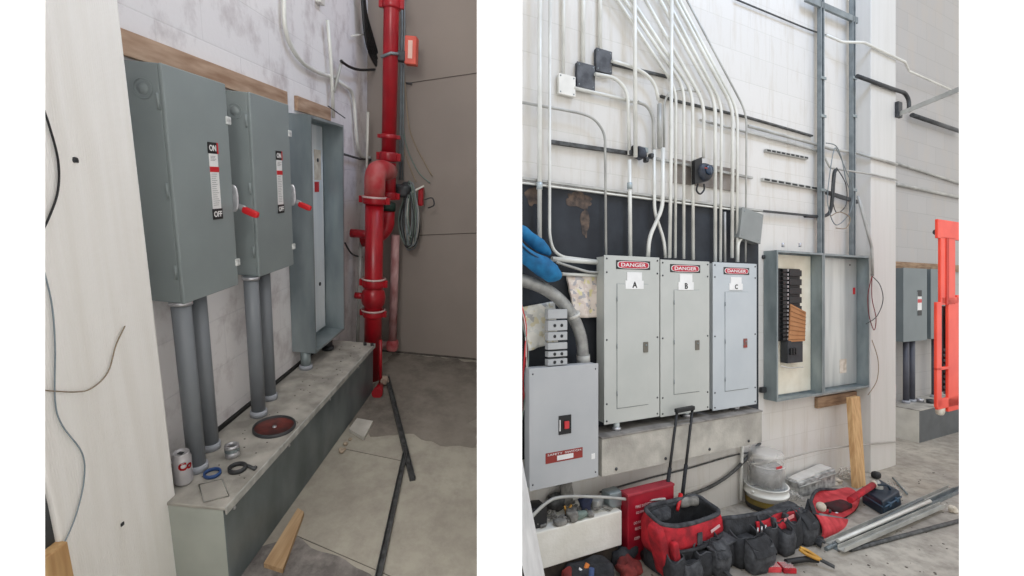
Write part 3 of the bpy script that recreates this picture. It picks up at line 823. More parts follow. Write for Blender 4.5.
channel(L.Z(387, 377, .03), L.Z(412.5, 481, 0.0), .027, .022, 'strut_channel', STRUTD, 'dark steel strut slanting from the red pipe foot toward the floor middle', 'steel strut', lift=.0)
channel(L.Z(405, 455, 0), L.Z(376, 590, 0), .024, .022, 'strut_channel', STRUTD, 'dark steel strut lying on floor toward the bottom of the left bay', 'steel strut')
c = L.Z(361, 432, 0)
t = MB()
q = [L.Z(349, 432, .0), L.Z(357, 421, 0), L.Z(373, 424, 0), L.Z(364, 441, 0)]
t.prism([(v.x, v.y, .002) for v in q], (0, 0, .018)); t.build('paper_scrap', mat('dusty_white', (208, 204, 196), (180, 176, 168), rough=.8), label='crumpled white box scrap on the floor beside the trough', cat='scrap')
for (px, py, s, lab) in ((346, 445, .014, 'small pale mortar lump on floor left of the white scrap'), (342, 452, .02, 'larger pale mortar lump on the floor against the trough'), (350, 440, .012, 'tiny pale mortar lump touching the white scrap')):
    c = L.Z(px, py, 0)
    MB().soft((c.x, c.y, s * .5), (s, s * .8, s * .5), p=.7, nz=.01, ns=60, seed=px).build('mortar_lump', mat('mortar', (190, 176, 156), (150, 134, 116), rough=.9, scale=30), label=lab, cat='debris')
q = [L.Z(264, 568, .0), L.Z(283, 574, 0), L.Z(304, 516, 0), L.Z(298, 512, 0)]
MB().prism([(v.x, v.y, .001) for v in q], (0, 0, .02)).build('timber_plank', WOODH, label='raw timber plank on the floor against the trough front', cat='timber')
m = MB()
for (p0, p1) in (((340, 448), (412, 463)), ((297, 536), (392, 577))):
    A, B = L.Z(*p0, .001), L.Z(*p1, .001); m.tube([A, B], .0015, 5)
struct(m, 'trim_2', mat('floor_joint', (104, 98, 90), rough=.9))

# ================================================================== RIGHT BAY
CR = R
WALLR = block_mat('painted_block_right', (219, 216, 210), (215, 212, 206), (208, 205, 198), bw=.44, rh=.21, stain=(188, 178, 160), stain_amt=.22, msize=.004, drip=(7, 1, .8))
WALLS = block_mat('shade_toned_block_recess', (182, 180, 178), (178, 176, 174), (170, 168, 166), bw=.44, rh=.21, stain=(190, 180, 168), stain_amt=.2, msize=.005)  # shade of the recess put into the block colour, same paint as the main wall
PILR = ribbed_mat('smooth_pilaster_paint', (212, 210, 205), (207, 205, 199), 60, 'X', .02)
xw0 = 1.105
pr = R.Y(896, 300, -.12)[0]
xpl = R.Y(871, 300, -.12)[0]
CR = W
struct(MB().box(.023, 8.5, YP + .1, 9, -1.63, -1.55), 'floor_right', FR)
CR = R
struct(MB().box(xw0, pr, 0, .12, 0, 6.5), 'wall_right', WALLR)
struct(MB().box(xpl, pr, -.12, 0, 0, 6.5, .006), 'wall_pilaster_right', PILR)
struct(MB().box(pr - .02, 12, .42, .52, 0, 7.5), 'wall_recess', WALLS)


def RY(px, py, y=0): return R.Y(px, py, y)
def RZ(px, py, z=0): return R.Z(px, py, z)
def wr(px, y=-.05): return .5 / F * (R.o + R.x * RY(px, 295, y).x + R.y * y).y     # metres per half pixel there


# black backboard
a = RY(523, 181, -.018); b = RY(758.5, 210.5, -.018); c = RY(758.5, 400, -.018)
zt = (a.z + b.z) / 2
t = thing('backboard', 'large black painted plywood backboard behind the three lettered panels', 'backboard', ((xw0 + b.x) / 2, -.01, .75))
MB().box(xw0, b.x, -.018, -.001, .62, zt).build('board', BOARD, t)
m = MB(); random.seed(5)
pts = []; n = 60
for k in range(n + 1):
    x = xw0 + (b.x - xw0) * k / n; pts.append((x, -.019, zt - .002 - .03 * max(0, noise.noise(Vector((x * 6, 3, 0)))) - .008))
m.prism([(xw0, -.019, zt)] + pts + [(b.x, -.019, zt)], (0, -.001, 0))
m.build('peeled_edge', BOARDW, t)
for (px, py, sx, sz, sd) in ((578, 200, .10, .05, 1), (585, 222, .03, .08, 2), (533, 196, .05, .05, 3)):
    c = RY(px, py, -.019); pl_ = []
    for k in range(26):
        a_ = 2 * PI * k / 26; f_ = 1 + .5 * noise.noise(Vector((math.cos(a_) * 2, math.sin(a_) * 2, sd * 3.3)))
        pl_.append((c.x + math.cos(a_) * sx * f_, -.0185, c.z + math.sin(a_) * sz * f_))
    MB().prism(pl_, (0, -.0012, 0)).build('peeled_patch', mat('brown_peel', (104, 88, 76), (60, 54, 52), rough=.9, scale=30, detail=8), t)
t = MB().box(RY(672, 180, -.01).x, RY(738, 180, -.01).x, -.012, -.001, RY(672, 182, -.01).z, RY(672, 158, -.01).z)
t.build('plywood_patch', mat('grey_ply', (150, 142, 134), (118, 110, 104), rough=.8, scale=8), label='grey brown board patch on the wall behind the round black device', cat='board')

# ------------------------------------------------ struts (horizontal rails)
def rail(pts, y, w, m, name, lab, cat='strut rail', group=None, d=.02):
    P = [RY(a, b, y) for a, b in pts]; mb = MB()
    for A, B in zip(P[:-1], P[1:]):
        D = (B - A).normalized(); up = Vector((0, 1, 0)).cross(D).normalized()
        if up.z < 0: up = -up
        mb.obox((A + B) / 2, (B - A) / 2, Vector((0, d / 2, 0)), up * w / 2, .001)
    return mb.build(name, m, label=lab, cat=cat, group=group)


SG = 'steel strut rails on the right wall'
rail([(515, 177.5), (762, 211)], -.04, .014, EMTD, 'strut_rail', 'long pale strut rail across the top of the black backboard', group=SG)
rail([(515, 182), (762, 213.5)], -.036, .010, EMT, 'support_rod', 'thin pale rod running just under the long strut rail', 'rod')
rail([(762, 211), (824, 217)], -.03, .014, DARK, 'strut_rail', 'dark strut rail continuing right of the backboard to the tall strut', group=SG)
rail([(551, 142), (634, 154)], -.02, .022, STRUTD, 'strut_rail', 'dark strut rail left of the black junction lump', group=SG)
rail([(652, 158), (752, 178)], -.02, .016, EMTD, 'strut_rail', 'short strut rail behind the vertical conduits at the round device height', group=SG)
rail([(660, 96), (676, 101), (746, 117), (812, 136)], -.015, .012, STRUTD, 'strut_rail', 'thin dark rail under the knees of the diagonal conduits', group=SG)
rail([(612, 64), (668, 77)], -.015, .014, STRUTD, 'strut_rail', 'short dark rail at the right upper black box', group=SG)
for (p0, p1, w, lab) in (((765, 150.5), (807, 158.5), .022, 'short slotted dark strut high on the bare wall'),
                         ((762, 179.5), (822, 190), .024, 'longer slotted dark strut below the short slotted one')):
    A, B = RY(*p0, -.012), RY(*p1, -.012); z = (A.z + B.z) / 2
    D = (B - A); mb = MB()
    mb.obox((A + B) / 2, D / 2, (0, .012, 0), (0, 0, w / 2), .001)
    t = mb.build('slotted_strut', EMTD, label=lab, cat='steel strut')
    mb = MB(); n = 9
    for k in range(n):
        c = A + D * ((k + .5) / n); mb.obox(c + Vector((0, -.0125, 0)), D.normalized() * (D.length / n * .36), (0, .001, 0), (0, 0, w * .3))
    mb.build('slot', BLACK, t)
rail([(822, 191), (857, 202)], -.045, .03, DARK, 'strut_rail', 'dark strut rail between the two tall struts', group=SG)
rail([(805, -2), (857, 21)], -.06, .05, STRUT, 'strut_rail', 'grey strut rail crossing the tops of the two tall struts', group=SG)


# ------------------------------------------------ conduits
def cond(pts, y, wpx, m, lab, bend=.08, name='conduit', group='conduits on the right wall', cat='conduit', caps=None, sm=False, ys=None):
    P = [RY(a, b, ys[i] if ys else y) for i, (a, b) in enumerate(pts)]
    P = spline(P, 6) if sm else fillet(P, bend)
    r = wpx * wr(pts[len(pts) // 2][0], y)
    if caps:
        t = thing(name, lab, cat, P[-1], group)
        MB().tube(P, r, 10).build('pipe', m, t)
        for (cx, cy) in caps:
            c = RY(cx, cy, y); MB().tube([c - Vector((0, 0, .02)), c + Vector((0, 0, .02))], r * 1.35, 10).build('coupling', GALV, t)
        return t
    return MB().tube(P, r, 10).build(name, m, label=lab, cat=cat, group=group)


cond([(540, -60), (539.5, 246)], -.065, 4.6, EMT, 'tall thick vertical conduit, leftmost on the right wall', caps=[(539.5, 186)])
cond([(550, -60), (549.5, 236), (553, 250), (562, 257), (604, 262)], -.055, 3.2, EMT, 'second vertical conduit from the left, bending right behind the blue cloth', bend=.05)
cond([(563.5, -60), (563.5, 80)], -.02, 3.2, EMT, 'vertical conduit dropping into the square white box')
cond([(583.5, -60), (583, 69)], -.022, 4.2, EMT, 'vertical conduit dropping into the lower black square box')
cond([(600.5, -60), (600, 56)], -.022, 4.2, EMT, 'vertical conduit dropping into the upper black square box')
cond([(634.5, -60), (635.5, 157)], -.085, 4.2, EMT, 'vertical conduit in front of diagonals, dropping into the black junction lump')
cond([(672, -60), (671, 160), (669.5, 258)], -.085, 3.6, EMT, 'long straight vertical conduit crossing in front of all the diagonals')
cond([(522 - 8, 101), (580, 113), (594, 118), (605, 133), (606, 255)], -.05, 2.6, EMTD, 'thin conduit from the left edge curving down to panel A', bend=.10)
cond([(595, 74), (616, 78), (628, 92), (629.3, 155)], -.05, 3.6, EMT, 'conduit curving from the lower black box down to the junction lump', bend=.14)
cond([(574, 88), (640, 103)], -.025, 3.4, EMT, 'nearly level conduit from the white box running right')
cond([(638, 102), (648, 106), (653.5, 118), (654, 160)], -.05, 3.2, EMTD, 'small curved conduit right of the black junction lump', bend=.12)
cond([(612, 61), (630, 66), (645, 73), (655, 84), (658.5, 100)], -.05, 3.4, EMT, 'conduit curving from the upper black box to a thick coupling', bend=.12)
cond([(659.5, 104), (659.5, 148)], -.05, 4.6, EMTD, 'thick dull vertical coupling pipe below the upper curved conduit')
cond([(664, 148), (664, 104), (668, 93), (680, 89), (700, 92)], -.045, 2.4, EMTD, 'thin conduit rising right of the thick coupling and turning right', bend=.07)
# below the junction lump
cond([(629.5, 160), (630.3, 257)], -.055, 4.0, EMT, 'vertical conduit from the junction lump down into panel A', caps=[(629.7, 186)])
cond([(654, 150), (654.5, 212), (664, 240), (665.5, 258)], -.06, 3.2, EMT, 'conduit bending right to cross over its neighbour above panel A', bend=.05)
cond([(663, 148), (662.5, 208), (649, 238), (648, 257)], -.08, 4.0, EMT, 'conduit bending left to cross over its neighbour above panel A', bend=.06)
DI = [  # top x at y=0, knee, vertical x, bottom y, width, label
    (617.5, (676, 88), 675.2, 258, 2.8, 'lowest diagonal conduit, bending down leftmost above panel B'),
    (624.5, (684, 87), 683.7, 259, 3.0, 'second lowest diagonal conduit, ending on panel B'),
    (631.5, (692.5, 92), 693.2, 260, 3.2, 'third lowest diagonal conduit, ending on panel B beside the round device'),
    (645.5, (704, 103), 703.5, 158, 3.2, 'diagonal conduit that ends in the round black device'),
    (660.0, (715.2, 101), 715.2, 262, 3.4, 'diagonal conduit leading to the left side of panel C'),
    (667.2, (721.7, 104), 720.3, 262, 2.8, 'diagonal conduit running second above panel C'),
    (675.0, (733, 108), 732, 258, 3.4, 'diagonal conduit running down to the middle of panel C'),
    (679.5, (737.5, 110), 737, 262, 2.8, 'diagonal conduit next to the outermost pale one above panel C'),
    (686.8, (746.6, 113), 745.5, 262, 1.8, 'outermost slim dull diagonal conduit on the right')]
for i, (xt, kn, xv, yb, w, lab) in enumerate(DI):
    s = (kn[1] - 0) / (kn[0] - xt)
    P = [(xt - 45 / s, -45), kn, (xv, yb)]
    cond(P, -.055, w, EMTD if i == 8 else EMT, lab, bend=.10)
cond([(724.8, 212), (725, 262)], -.05, 2.4, EMTD, 'short dull conduit between the two left conduits above panel C')
# right side conduits
cond([(735, 0 - 1), (810, 30), (826, 35)], -.02, 1.4, STRUTD, 'thin dark cable high on the wall slanting toward the tall struts', name='wall_cable', cat='cable')
cond([(748, 126), (822, 146), (830, 149), (857, 153), (871, 157), (897, 164.5)], -.03, 2.6, EMTD, 'level conduit passing behind both tall struts, upper one', bend=.02, ys=[-.03, -.03, -.03, -.03, -.135, -.135])
cond([(700, 120), (822, 152), (830, 168), (870, 174), (897, 180)], -.02, 1.8, EMTD, 'slim conduit passing behind both tall struts, lower one', bend=.02, ys=[-.02, -.02, -.03, -.135, -.135])
cond([(826, 35), (842, 42), (864, 42.5), (905, 62), (909, 71), (960, 94)], -.14, 2.4, EMT, 'bright thin conduit stepping over the right pilaster', bend=.02, ys=[-.06, -.10, -.135, -.14, .3, .38])
cond([(857, 76), (890, 88), (905, 93), (909, 100), (909, 112)], -.14, 3.6, DARK, 'thick dark conduit bending down over the pilaster corner', bend=.09)
cond([(912, 115), (962, 132)], .36, 3.8, DARK, 'thick dark conduit continuing along the recessed wall')
cond([(893, 162), (962, 184)], .4, 2.4, EMTD, 'thin conduit along the recessed wall, upper one')
cond([(896, 184), (962, 198)], .4, 2.8, EMTD, 'thin conduit along the recessed wall, lower one')
cond([(858, 196), (872, 248), (872.5, 276)], -.145, 2.6, EMTD, 'thin conduit slanting down the right pilaster to the loose red wires', bend=.02)
cond([(805, 216), (824, 216), (831, 208), (834, 175), (836, 170)], -.06, 3.4, DARK, 'dark flexible conduit curving up beside the left tall strut', sm=True, ys=[-.03, -.04, -.06, -.09, -.09])
# tall struts
for (x, y0, y1, yy, w, lab) in ((822.8, -60, 255, -.07, 6, 'tall grey strut standing on the left open steel box'), (854.3, -60, 256, -.07, 5, 'tall grey strut standing on the right open steel box')):
    A = RY(x, y1, yy); B = RY(x, y0, yy); r = w * wr(x, yy)
    t = thing('tall_strut', lab, 'steel strut', A, 'tall struts')
    m = MB().box(A.x - r, A.x - r * .45, yy, yy + .03, A.z, B.z).box(A.x + r * .45, A.x + r, yy, yy + .03, A.z, B.z).box(A.x - r, A.x + r, yy + .027, yy + .031, A.z, B.z)
    m.build('channel', STRUT, t)
    MB().tube([(A.x + r * 1.35, yy + .01, A.z), (A.x + r * 1.35, yy + .01, B.z)], .006, 8).build('side_conduit', EMT, t)
    for py in (78, 116, 190): c = RY(x, py, yy); MB().box(A.x - r * 1.2, A.x + r * 1.7, yy - .006, yy + .0, c.z - .012, c.z + .012, .002).build('strap', GALVD, t)
# low conduits beside panel A
cond([(552, 259), (606, 263)], -.06, 5, EMT, 'thick level conduit entering panel A from the left, uppermost')
cond([(556, 262), (575, 268), (590, 272), (606, 272)], -.075, 2.6, EMTD, 'thin bowed conduit entering panel A below the thick one', sm=True)
cond([(562, 274), (606, 276)], -.06, 3.4, EMT, 'level conduit entering panel A from the left, lowest')


# ------------------------------------------------ junction boxes
def jbox(px0, py0, px1, py1, d, m, name, lab, m2=None, tilt=0.0):
    A = RY(px0, py1, -d); B = RY(px1, py0, -d); c = (A + B) / 2
    hx = (B.x - A.x) / 2; hz = (B.z - A.z) / 2
    t = thing(name, lab, 'junction box', (c.x, -d / 2, A.z))
    rt = Matrix.Rotation(tilt, 3, 'Y'); u = rt @ Vector((hx, 0, 0)); w = rt @ Vector((0, 0, hz))
    MB().obox((c.x, -d / 2, c.z), u, (0, d / 2 - .006, 0), w, .004).build('box_body', m, t)
    MB().obox((c.x, -d + .004, c.z), u * 1.02, (0, .004, 0), w * 1.02, .002).build('cover', m2 or m, t)
    mm = MB()
    for sx in (-1, 1):
        for sz in (-1, 1): mm.lathe([(0, 0), (.005, 0), (.004, .002), (0, .003)], Vector((c.x, -d, c.z)) + u * .8 * sx + w * .8 * sz, Vector((0, -1, 0)), 8)
    mm.build('cover_screw', GALVD, t)
    return t


jbox(559, 77, 575.5, 93, .03, EMT, 'junction_box', 'square white junction box below a vertical conduit', mat('white_cover', (236, 234, 226)))
jb = jbox(577.5, 66, 595, 86, .035, BLUEDEV, 'junction_box', 'lower of the two black junction boxes, beside the white one', mat('charcoal_cover', (92, 94, 98), (60, 62, 66), scale=18))
jb2 = jbox(596.5, 52, 612, 70, .035, BLUEDEV, 'junction_box', 'upper of the two black junction boxes', MATS['charcoal_cover'])
t = jbox(741, 212, 762, 240, .085, mat('mid_grey_enamel', (138, 142, 140), (130, 134, 132), rough=.45), 'disconnect_box', 'tilted grey box hanging at the right end of the long strut rail', None, tilt=.16)
cond([(745, 236), (738, 241), (737.5, 262)], -.06, 3.2, EMT, 'short conduit curving from the tilted grey box into panel C', bend=.06, name='short_conduit')
# junction lump
c = RY(640, 153, -.05)
t = thing('junction_fitting', 'black conduit fitting cluster on the strut rail above panel A', 'fitting', c)
MB().soft(c, (.035, .035, .035), p=.5, nz=.012, ns=30).build('housing', BLUEDEV, t)
for (px, py) in ((630, 153), (651, 156), (634, 148), (646, 160)):
    q = RY(px, py, -.05); MB().soft(q, (.014, .018, .016), p=.5).build('hub', DARK, t)
MB().obox(RY(645, 150, -.07), (.022, 0, 0), (0, .006, 0), (0, 0, .016), .002).build('face_plate', GALVD, t)
# round black device
c = RY(702.5, 173, -.07)
t = thing('round_device', 'round black device with a hanging loop on the conduits above panels', 'electrical device', c)
r = 9.2 * 2 * wr(702, -.07)
MB().lathe([(0, -.03), (r * .9, -.03), (r, -.015), (r, .03), (r * .85, .05), (0, .055)], c + Vector((0, .01, 0)), Vector((0, -1, 0)), 24).build('housing', BLUEDEV, t)
MB().lathe([(0, 0), (r * .55, 0), (r * .5, .012), (0, .014)], c + Vector((.01, -.045, .01)), Vector((0, -1, 0)), 20).build('lens', mat('dark_lens', (44, 62, 84), rough=.15), t)
q = [RY(695, 160, -.09), RY(702, 157, -.09), RY(703, 182, -.09), RY(695, 184, -.09)]
MB().prism(q, (0, .03, 0)).build('bracket', BLACK, t)
MB().tube(spline([RY(698, 184, -.08), RY(696.5, 190, -.08), RY(700, 194, -.08), RY(704, 190, -.08), RY(704, 184, -.08)], 5), .006, 8).build('hanging_loop', BLACK, t)
MB().obox(RY(706, 168, -.135), (.012, 0, 0), (0, .002, 0), (0, 0, .004)).build('red_mark', LABELR, t)

# ------------------------------------------------ lettered panels
CAB = -.15
def panel(letter, pts, mt, lab, door, latchm, signbox, tag):
    """pts: TL, TR, BR, BL pixels of the trim front"""
    q = [RY(*p, CAB) for p in pts]
    x0 = (q[0].x + q[3].x) / 2; x1 = (q[1].x + q[2].x) / 2; z1_ = (q[0].z + q[1].z) / 2; z0_ = (q[2].z + q[3].z) / 2
    t = thing('panelboard', lab, 'electrical panel', ((x0 + x1) / 2, -.08, z0_), 'lettered grey electrical panels')
    MB().box(x0 + .012, x1 - .006, -.06, CAB + .006, z0_ + .006, z1_ - .006).build('back_box', mt, t)
    MB().box(x0, x1, CAB, CAB + .006, z0_, z1_, .002).build('trim_cover', mt, t)
    a_, b_ = RY(*door[0], CAB), RY(*door[1], CAB)
    dx0, dx1, dz1, dz0 = a_.x, b_.x, a_.z, RY(*door[0][:1], door[1][1], CAB).z if False else b_.z
    d_ = MB().box(dx0, dx1, CAB - .004, CAB, dz0, dz1, .0015).build('door', mt, t)
    MB().box((dx0 - .003), dx0, CAB - .001, CAB, dz0 - .002, dz1 + .002).box(dx1, dx1 + .002, CAB - .001, CAB, dz0 - .002, dz1 + .002).box(dx0 - .003, dx1 + .002, CAB - .001, CAB, dz0 - .004, dz0).box(dx0 - .003, dx1 + .002, CAB - .001, CAB, dz1, dz1 + .002).build('door_gap', STRUT, t)
    c = RY(*latchm[0], CAB)
    MB().box(c.x - .018, c.x + .018, CAB - .01, CAB - .004, c.z - .032, c.z + .032, .002).build('latch', latchm[1], d_)
    MB().lathe([(0, 0), (.006, 0), (.006, .003), (0, .003)], (c.x, CAB - .01, c.z + .012), Vector((0, -1, 0)), 10).build('lock', GALVD, d_)
    mh = MB()
    for k in (.12, .5, .88): mh.tube([(dx0 - .002, CAB - .004, dz0 + (dz1 - dz0) * k - .014), (dx0 - .002, CAB - .004, dz0 + (dz1 - dz0) * k + .014)], .003, 6)
    mh.build('hinge', STRUT, d_)
    ms = MB()
    for sx in (x0 + .018, x1 - .018):
        for sz in (z0_ + .02, z0_ + .12, (z0_ + z1_) / 2 + .0, z1_ - .10, z1_ - .02):
            ms.lathe([(0, 0), (.006, 0), (.005, .003), (0, .004)], (sx, CAB, sz), Vector((0, -1, 0)), 8)
    ms.build('cover_screw', DARK, t)
    MB().box(x0 + .05, x1 - .05, -.06, -.02, z1_ - .2, z1_ - .16).box(x0 + .05, x1 - .05, -.06, -.02, z0_ + .12, z0_ + .16).build('mounting_rail', STRUTD, t)
    # danger sign
    A, B = RY(signbox[0], signbox[1], CAB), RY(signbox[2], signbox[3], CAB); cx, cz = (A.x + B.x) / 2, (A.z + B.z) / 2; hw, hh = (B.x - A.x) / 2, (A.z - B.z) / 2
    sg = MB().box(cx - hw, cx + hw, CAB - .002, CAB, cz - hh, cz + hh, .0005).build('danger_sign', BLACK, t, label='black and red DANGER sign')
    ov = []
    for k in range(28):
        an = 2 * PI * k / 28; e = .5
        ov.append((cx + math.copysign(abs(math.cos(an)) ** e, math.cos(an)) * hw * .93, CAB - .002, cz + math.copysign(abs(math.sin(an)) ** e, math.sin(an)) * hh * .84))
    MB().prism([(x, y, (z - cz) + cz) for x, y, z in ov], (0, -.0006, 0)).build('white_border', WHITE, sg)
    MB().prism([(cx + (x - cx) * .95, y - .0006, cz + (z - cz) * .88) for x, y, z in ov], (0, -.0006, 0)).build('red_field', mat('danger_red', (196, 44, 66)), sg)
    MB().text('DANGER', (cx, CAB - .0034, cz), hh * .86, width=hw * 1.45, bold=.015).build('lettering', WHITE, sg)
    A, B = RY(tag[0], tag[1], CAB), RY(tag[2], tag[3], CAB); cx, cz = (A.x + B.x) / 2, (A.z + B.z) / 2; hw, hh = (B.x - A.x) / 2, (A.z - B.z) / 2
    tg = MB().prism([(cx - hw * .82, CAB - .0005, cz + hh), (cx + hw * .82, CAB - .0005, cz + hh), (cx + hw * .82, CAB - .0005, cz), (cx + hw, CAB - .0005, cz), (cx + hw, CAB - .0005, cz - hh), (cx - hw, CAB - .0005, cz - hh), (cx - hw, CAB - .0005, cz), (cx - hw * .82, CAB - .0005, cz)], (0, -.0055, 0)).build('letter_tag', WHITE, t, label='white tag with the letter ' + letter)
    MB().text(letter, (cx, CAB - .0064, cz - hh * .5), hh * .74, bold=.03).build('lettering', BLACK, tg)
    return (x0, x1, z0_, z1_)


DKL = mat('bronze_latch', (110, 106, 96)); 
pA = panel('A', ((605, 254), (659, 258.5), (660, 417), (603.5, 424.5)), GREYL, 'pale grey electrical panel lettered A with a danger sign', ((617, 284), (648, 404)), ((645, 347), DKL), (616, 260, 650, 270), (625, 272, 643, 289))
pB = panel('B', ((660.5, 259), (709, 262), (710, 410), (660.5, 417)), GREYL, 'pale grey electrical panel lettered B, middle of three', ((674, 290), (699, 391)), ((696.5, 345), DKL), (670, 264, 700, 273), (678, 274, 693, 290))
pC = panel('C', ((713.5, 262), (756, 264), (757.5, 404), (712.5, 411)), GREYB, 'bluish grey electrical panel lettered C, rightmost of three', ((725, 292), (748, 388)), ((744.5, 343), mat('red_latch', (150, 60, 52), (110, 90, 84), scale=40)), (723.5, 267, 749, 275), (729, 277, 742, 290))

# weathered wireway under the panels
q0, q1, q2, q3 = RY(602.5, 438, -.2), RY(762.5, 410, -.2), RY(762.8, 442, -.2), RY(602.5, 478, -.2)
zt_, zb_ = (q0.z + q1.z) / 2, (q2.z + q3.z) / 2
t = thing('wireway', 'weathered grey steel wireway mounted on the wall under panels A B and C', 'wireway', ((q0.x + q1.x) / 2, -.1, zb_))
MB().box(q0.x, q1.x, -.001, -.196, zb_, zt_ - .01, .002).build('body', TROUGHR, t)
MB().box(q0.x - .003, q1.x + .003, -.001, -.2, zt_ - .012, zt_, .002).build('lid', mat('stained_lid', (150, 146, 140), (110, 106, 102), rough=.8, scale=10), t)
m = MB()
for k in range(4): m.lathe([(0, 0), (.01, 0), (.009, .004), (0, .005)], (q0.x + .1 + k * .38, -.196, zb_ + .03), Vector((0, -1, 0)), 10)
m.build('bolt', DARK, t)
WZ = zt_
# nipples between panel bottoms and wireway
for (px, lab) in ((613, 'silver pipe coupling under the left corner of panel A'), (686, 'short pipe coupling under the middle of panel B'), (735, 'short pipe coupling under the middle of panel C')):
    x = RY(px, 425, -.09).x; yy = -.09 if px != 613 else -.12
    zz = pA[2]
    t = thing('coupling', lab, 'pipe fitting', (x, yy, WZ))
    MB().tube([(x, yy, WZ), (x, yy, zz + .012)], .02, 16).build('nipple', GALV, t)
    MB().lathe([(.02, 0), (.029, .0), (.029, .018), (.02, .02)], (x, yy, WZ + .001), 'z', 8).build('locknut', ALU, t)

# ------------------------------------------------ grey enclosed breaker at left
GB = -.2
q = [RY(530, 368, GB), RY(598.5, 364, GB), RY(598.5, 476.5, GB), RY(529, 492, GB)]
x0, x1 = (q[0].x + q[3].x) / 2, (q[1].x + q[2].x) / 2; z1_, z0_ = (q[0].z + q[1].z) / 2, (q[2].z + q[3].z) / 2
t = thing('enclosed_breaker', 'large plain grey breaker enclosure with a red switch, left of panel A', 'electrical enclosure', ((x0 + x1) / 2, GB / 2, z0_))
MB().box(x0 + .012, x1 - .004, -.12, GB + .008, z0_ + .004, z1_ - .004).build('enclosure', GREYC, t)
MB().box(x0 + .06, x1 - .06, -.12, -.02, z1_ - .16, z1_ - .12).box(x0 + .06, x1 - .06, -.12, -.02, z0_ + .12, z0_ + .16).build('mounting_rail', STRUTD, t)
MB().box(x0, x1, GB, GB + .008, z0_, z1_, .003).build('cover', GREYC, t)
A, B = RY(558.5, 416, GB), RY(571, 433, GB)
w_ = MB().box(A.x, B.x, GB - .004, GB, B.z, A.z, .001).build('switch_plate', BLACK, t)
cx, cz = (A.x + B.x) / 2, (A.z + B.z) / 2
MB().box(cx - .008, cx + .02, GB - .016, GB - .004, cz - .02, cz + .02, .003).build('switch_button', mat('red_button', (214, 60, 66)), w_)
MB().box(A.x + .003, A.x + .009, GB - .007, GB - .004, cz - .03, cz + .03).build('switch_edge', WHITE, w_)
A, B = RY(545.5, 452, GB), RY(582.5, 463, GB); C_, D_ = RY(582.5, 446.5, GB), RY(545.5, 462, GB)
zc = (A.z + B.z) / 2; zc = RY(564, 455.5, GB).z
lb = MB().box(A.x, B.x, GB - .0015, GB, zc - .028, zc + .028).build('rating_label', LABELR, t, label='red brown rating label with a white field')
cx = (A.x + B.x) / 2; wl = B.x - A.x
MB().box(cx - wl * .2, cx + wl * .24, GB - .002, GB - .0015, zc - .02, zc + .006).build('label_field', WHITE, lb)
MB().text('SAFETY  SWITCH', (cx, GB - .0022, zc + .017), .010, width=wl * .9).build('lettering', WHITE, lb)
A = RY(593, 456, GB); MB().box(A.x - .012, A.x + .012, GB - .002, GB, A.z - .016, A.z + .014).build('white_sticker', WHITE, t)
m = MB()
for (sx, sz) in ((x0 + .02, z0_ + .03), (x1 - .02, z0_ + .03), (x0 + .02, z1_ - .03), (x1 - .02, z1_ - .03)): m.lathe([(0, 0), (.005, 0), (0, .004)], (sx, GB, sz), Vector((0, -1, 0)), 8)
m.build('cover_screw', DARK, t)
GBT = z1_
# flexible conduit arcing down into it
P = spline([RY(506, 279, -.13), RY(524, 281, -.13), RY(543, 288, -.13), RY(560, 300, -.125), RY(573, 317, -.12), RY(581, 338, -.11), RY(583.5, 362, -.10)], 10)
P = [Vector(p) for p in P]
t = thing('flexible_conduit', 'thick grey flexible metal conduit arching down into the breaker enclosure', 'flexible conduit', P[-1])
rs = []
Q = []
for i in range(len(P) - 1):
    for k in range(3): Q.append(P[i].lerp(P[i + 1], k / 3))
Q.append(P[-1])
rr = 6.3 * 2 * wr(560, -.12) / 1.0 * .5 * 2
rs = [rr * (1.0 if i % 2 else .9) for i in range(len(Q))]
MB().tube(Q, rr, 16, rs=rs).build('hose', FLEX, t)
MB().tube([Q[-12], Q[-1]], rr * 1.12, 16).build('end_fitting', EMTD, t)
c = RY(574, 315, -.13); d = (Q[-50] - Q[-54]).normalized() if len(Q) > 60 else Vector((.5, 0, -.8))
MB().tube([c - d * .008, c + d * .008], rr * 1.08, 16).build('white_tie', WIREW, t)

# terminal blocks stack
for i, (py0, py1) in enumerate(((309, 319), (320, 331), (331.5, 341), (342, 350), (350.5, 357.5), (358, 366.5))):
    A, B = RY(548, py1, -.17), RY(567.5, py0, -.17)
    A2 = RY(548, py1, -.17)
    t = thing('breaker_module', ['grey terminal block, top of the stack on the enclosure', 'grey terminal block second from the top of the stack', 'grey terminal block third from the top of the stack',
                              'grey terminal block fourth from the top of the stack', 'grey terminal block second from the bottom of the stack', 'grey terminal block at the bottom of stack on the enclosure'][i], 'terminal block', ((A.x + B.x) / 2, -.13, A.z), 'grey terminal blocks stacked on the enclosure')
    z0k = max(A.z, GBT + .001) if i == 5 else A.z
    MB().box(A.x, B.x, -.17, -.135, z0k, B.z - .0008, .003).build('block', mat('block_grey', (178, 180, 180), (166, 168, 168), rough=.5), t)
    if i not in (0, 3):
        m = MB()
        for fxx in (.34, .7): m.lathe([(0, 0), (.009, 0), (.009, .002), (0, .002)], (A.x + (B.x - A.x) * fxx, -.17, (z0k + B.z) / 2), Vector((0, -1, 0)), 12)
        m.build('terminal_hole', BLACK, t)
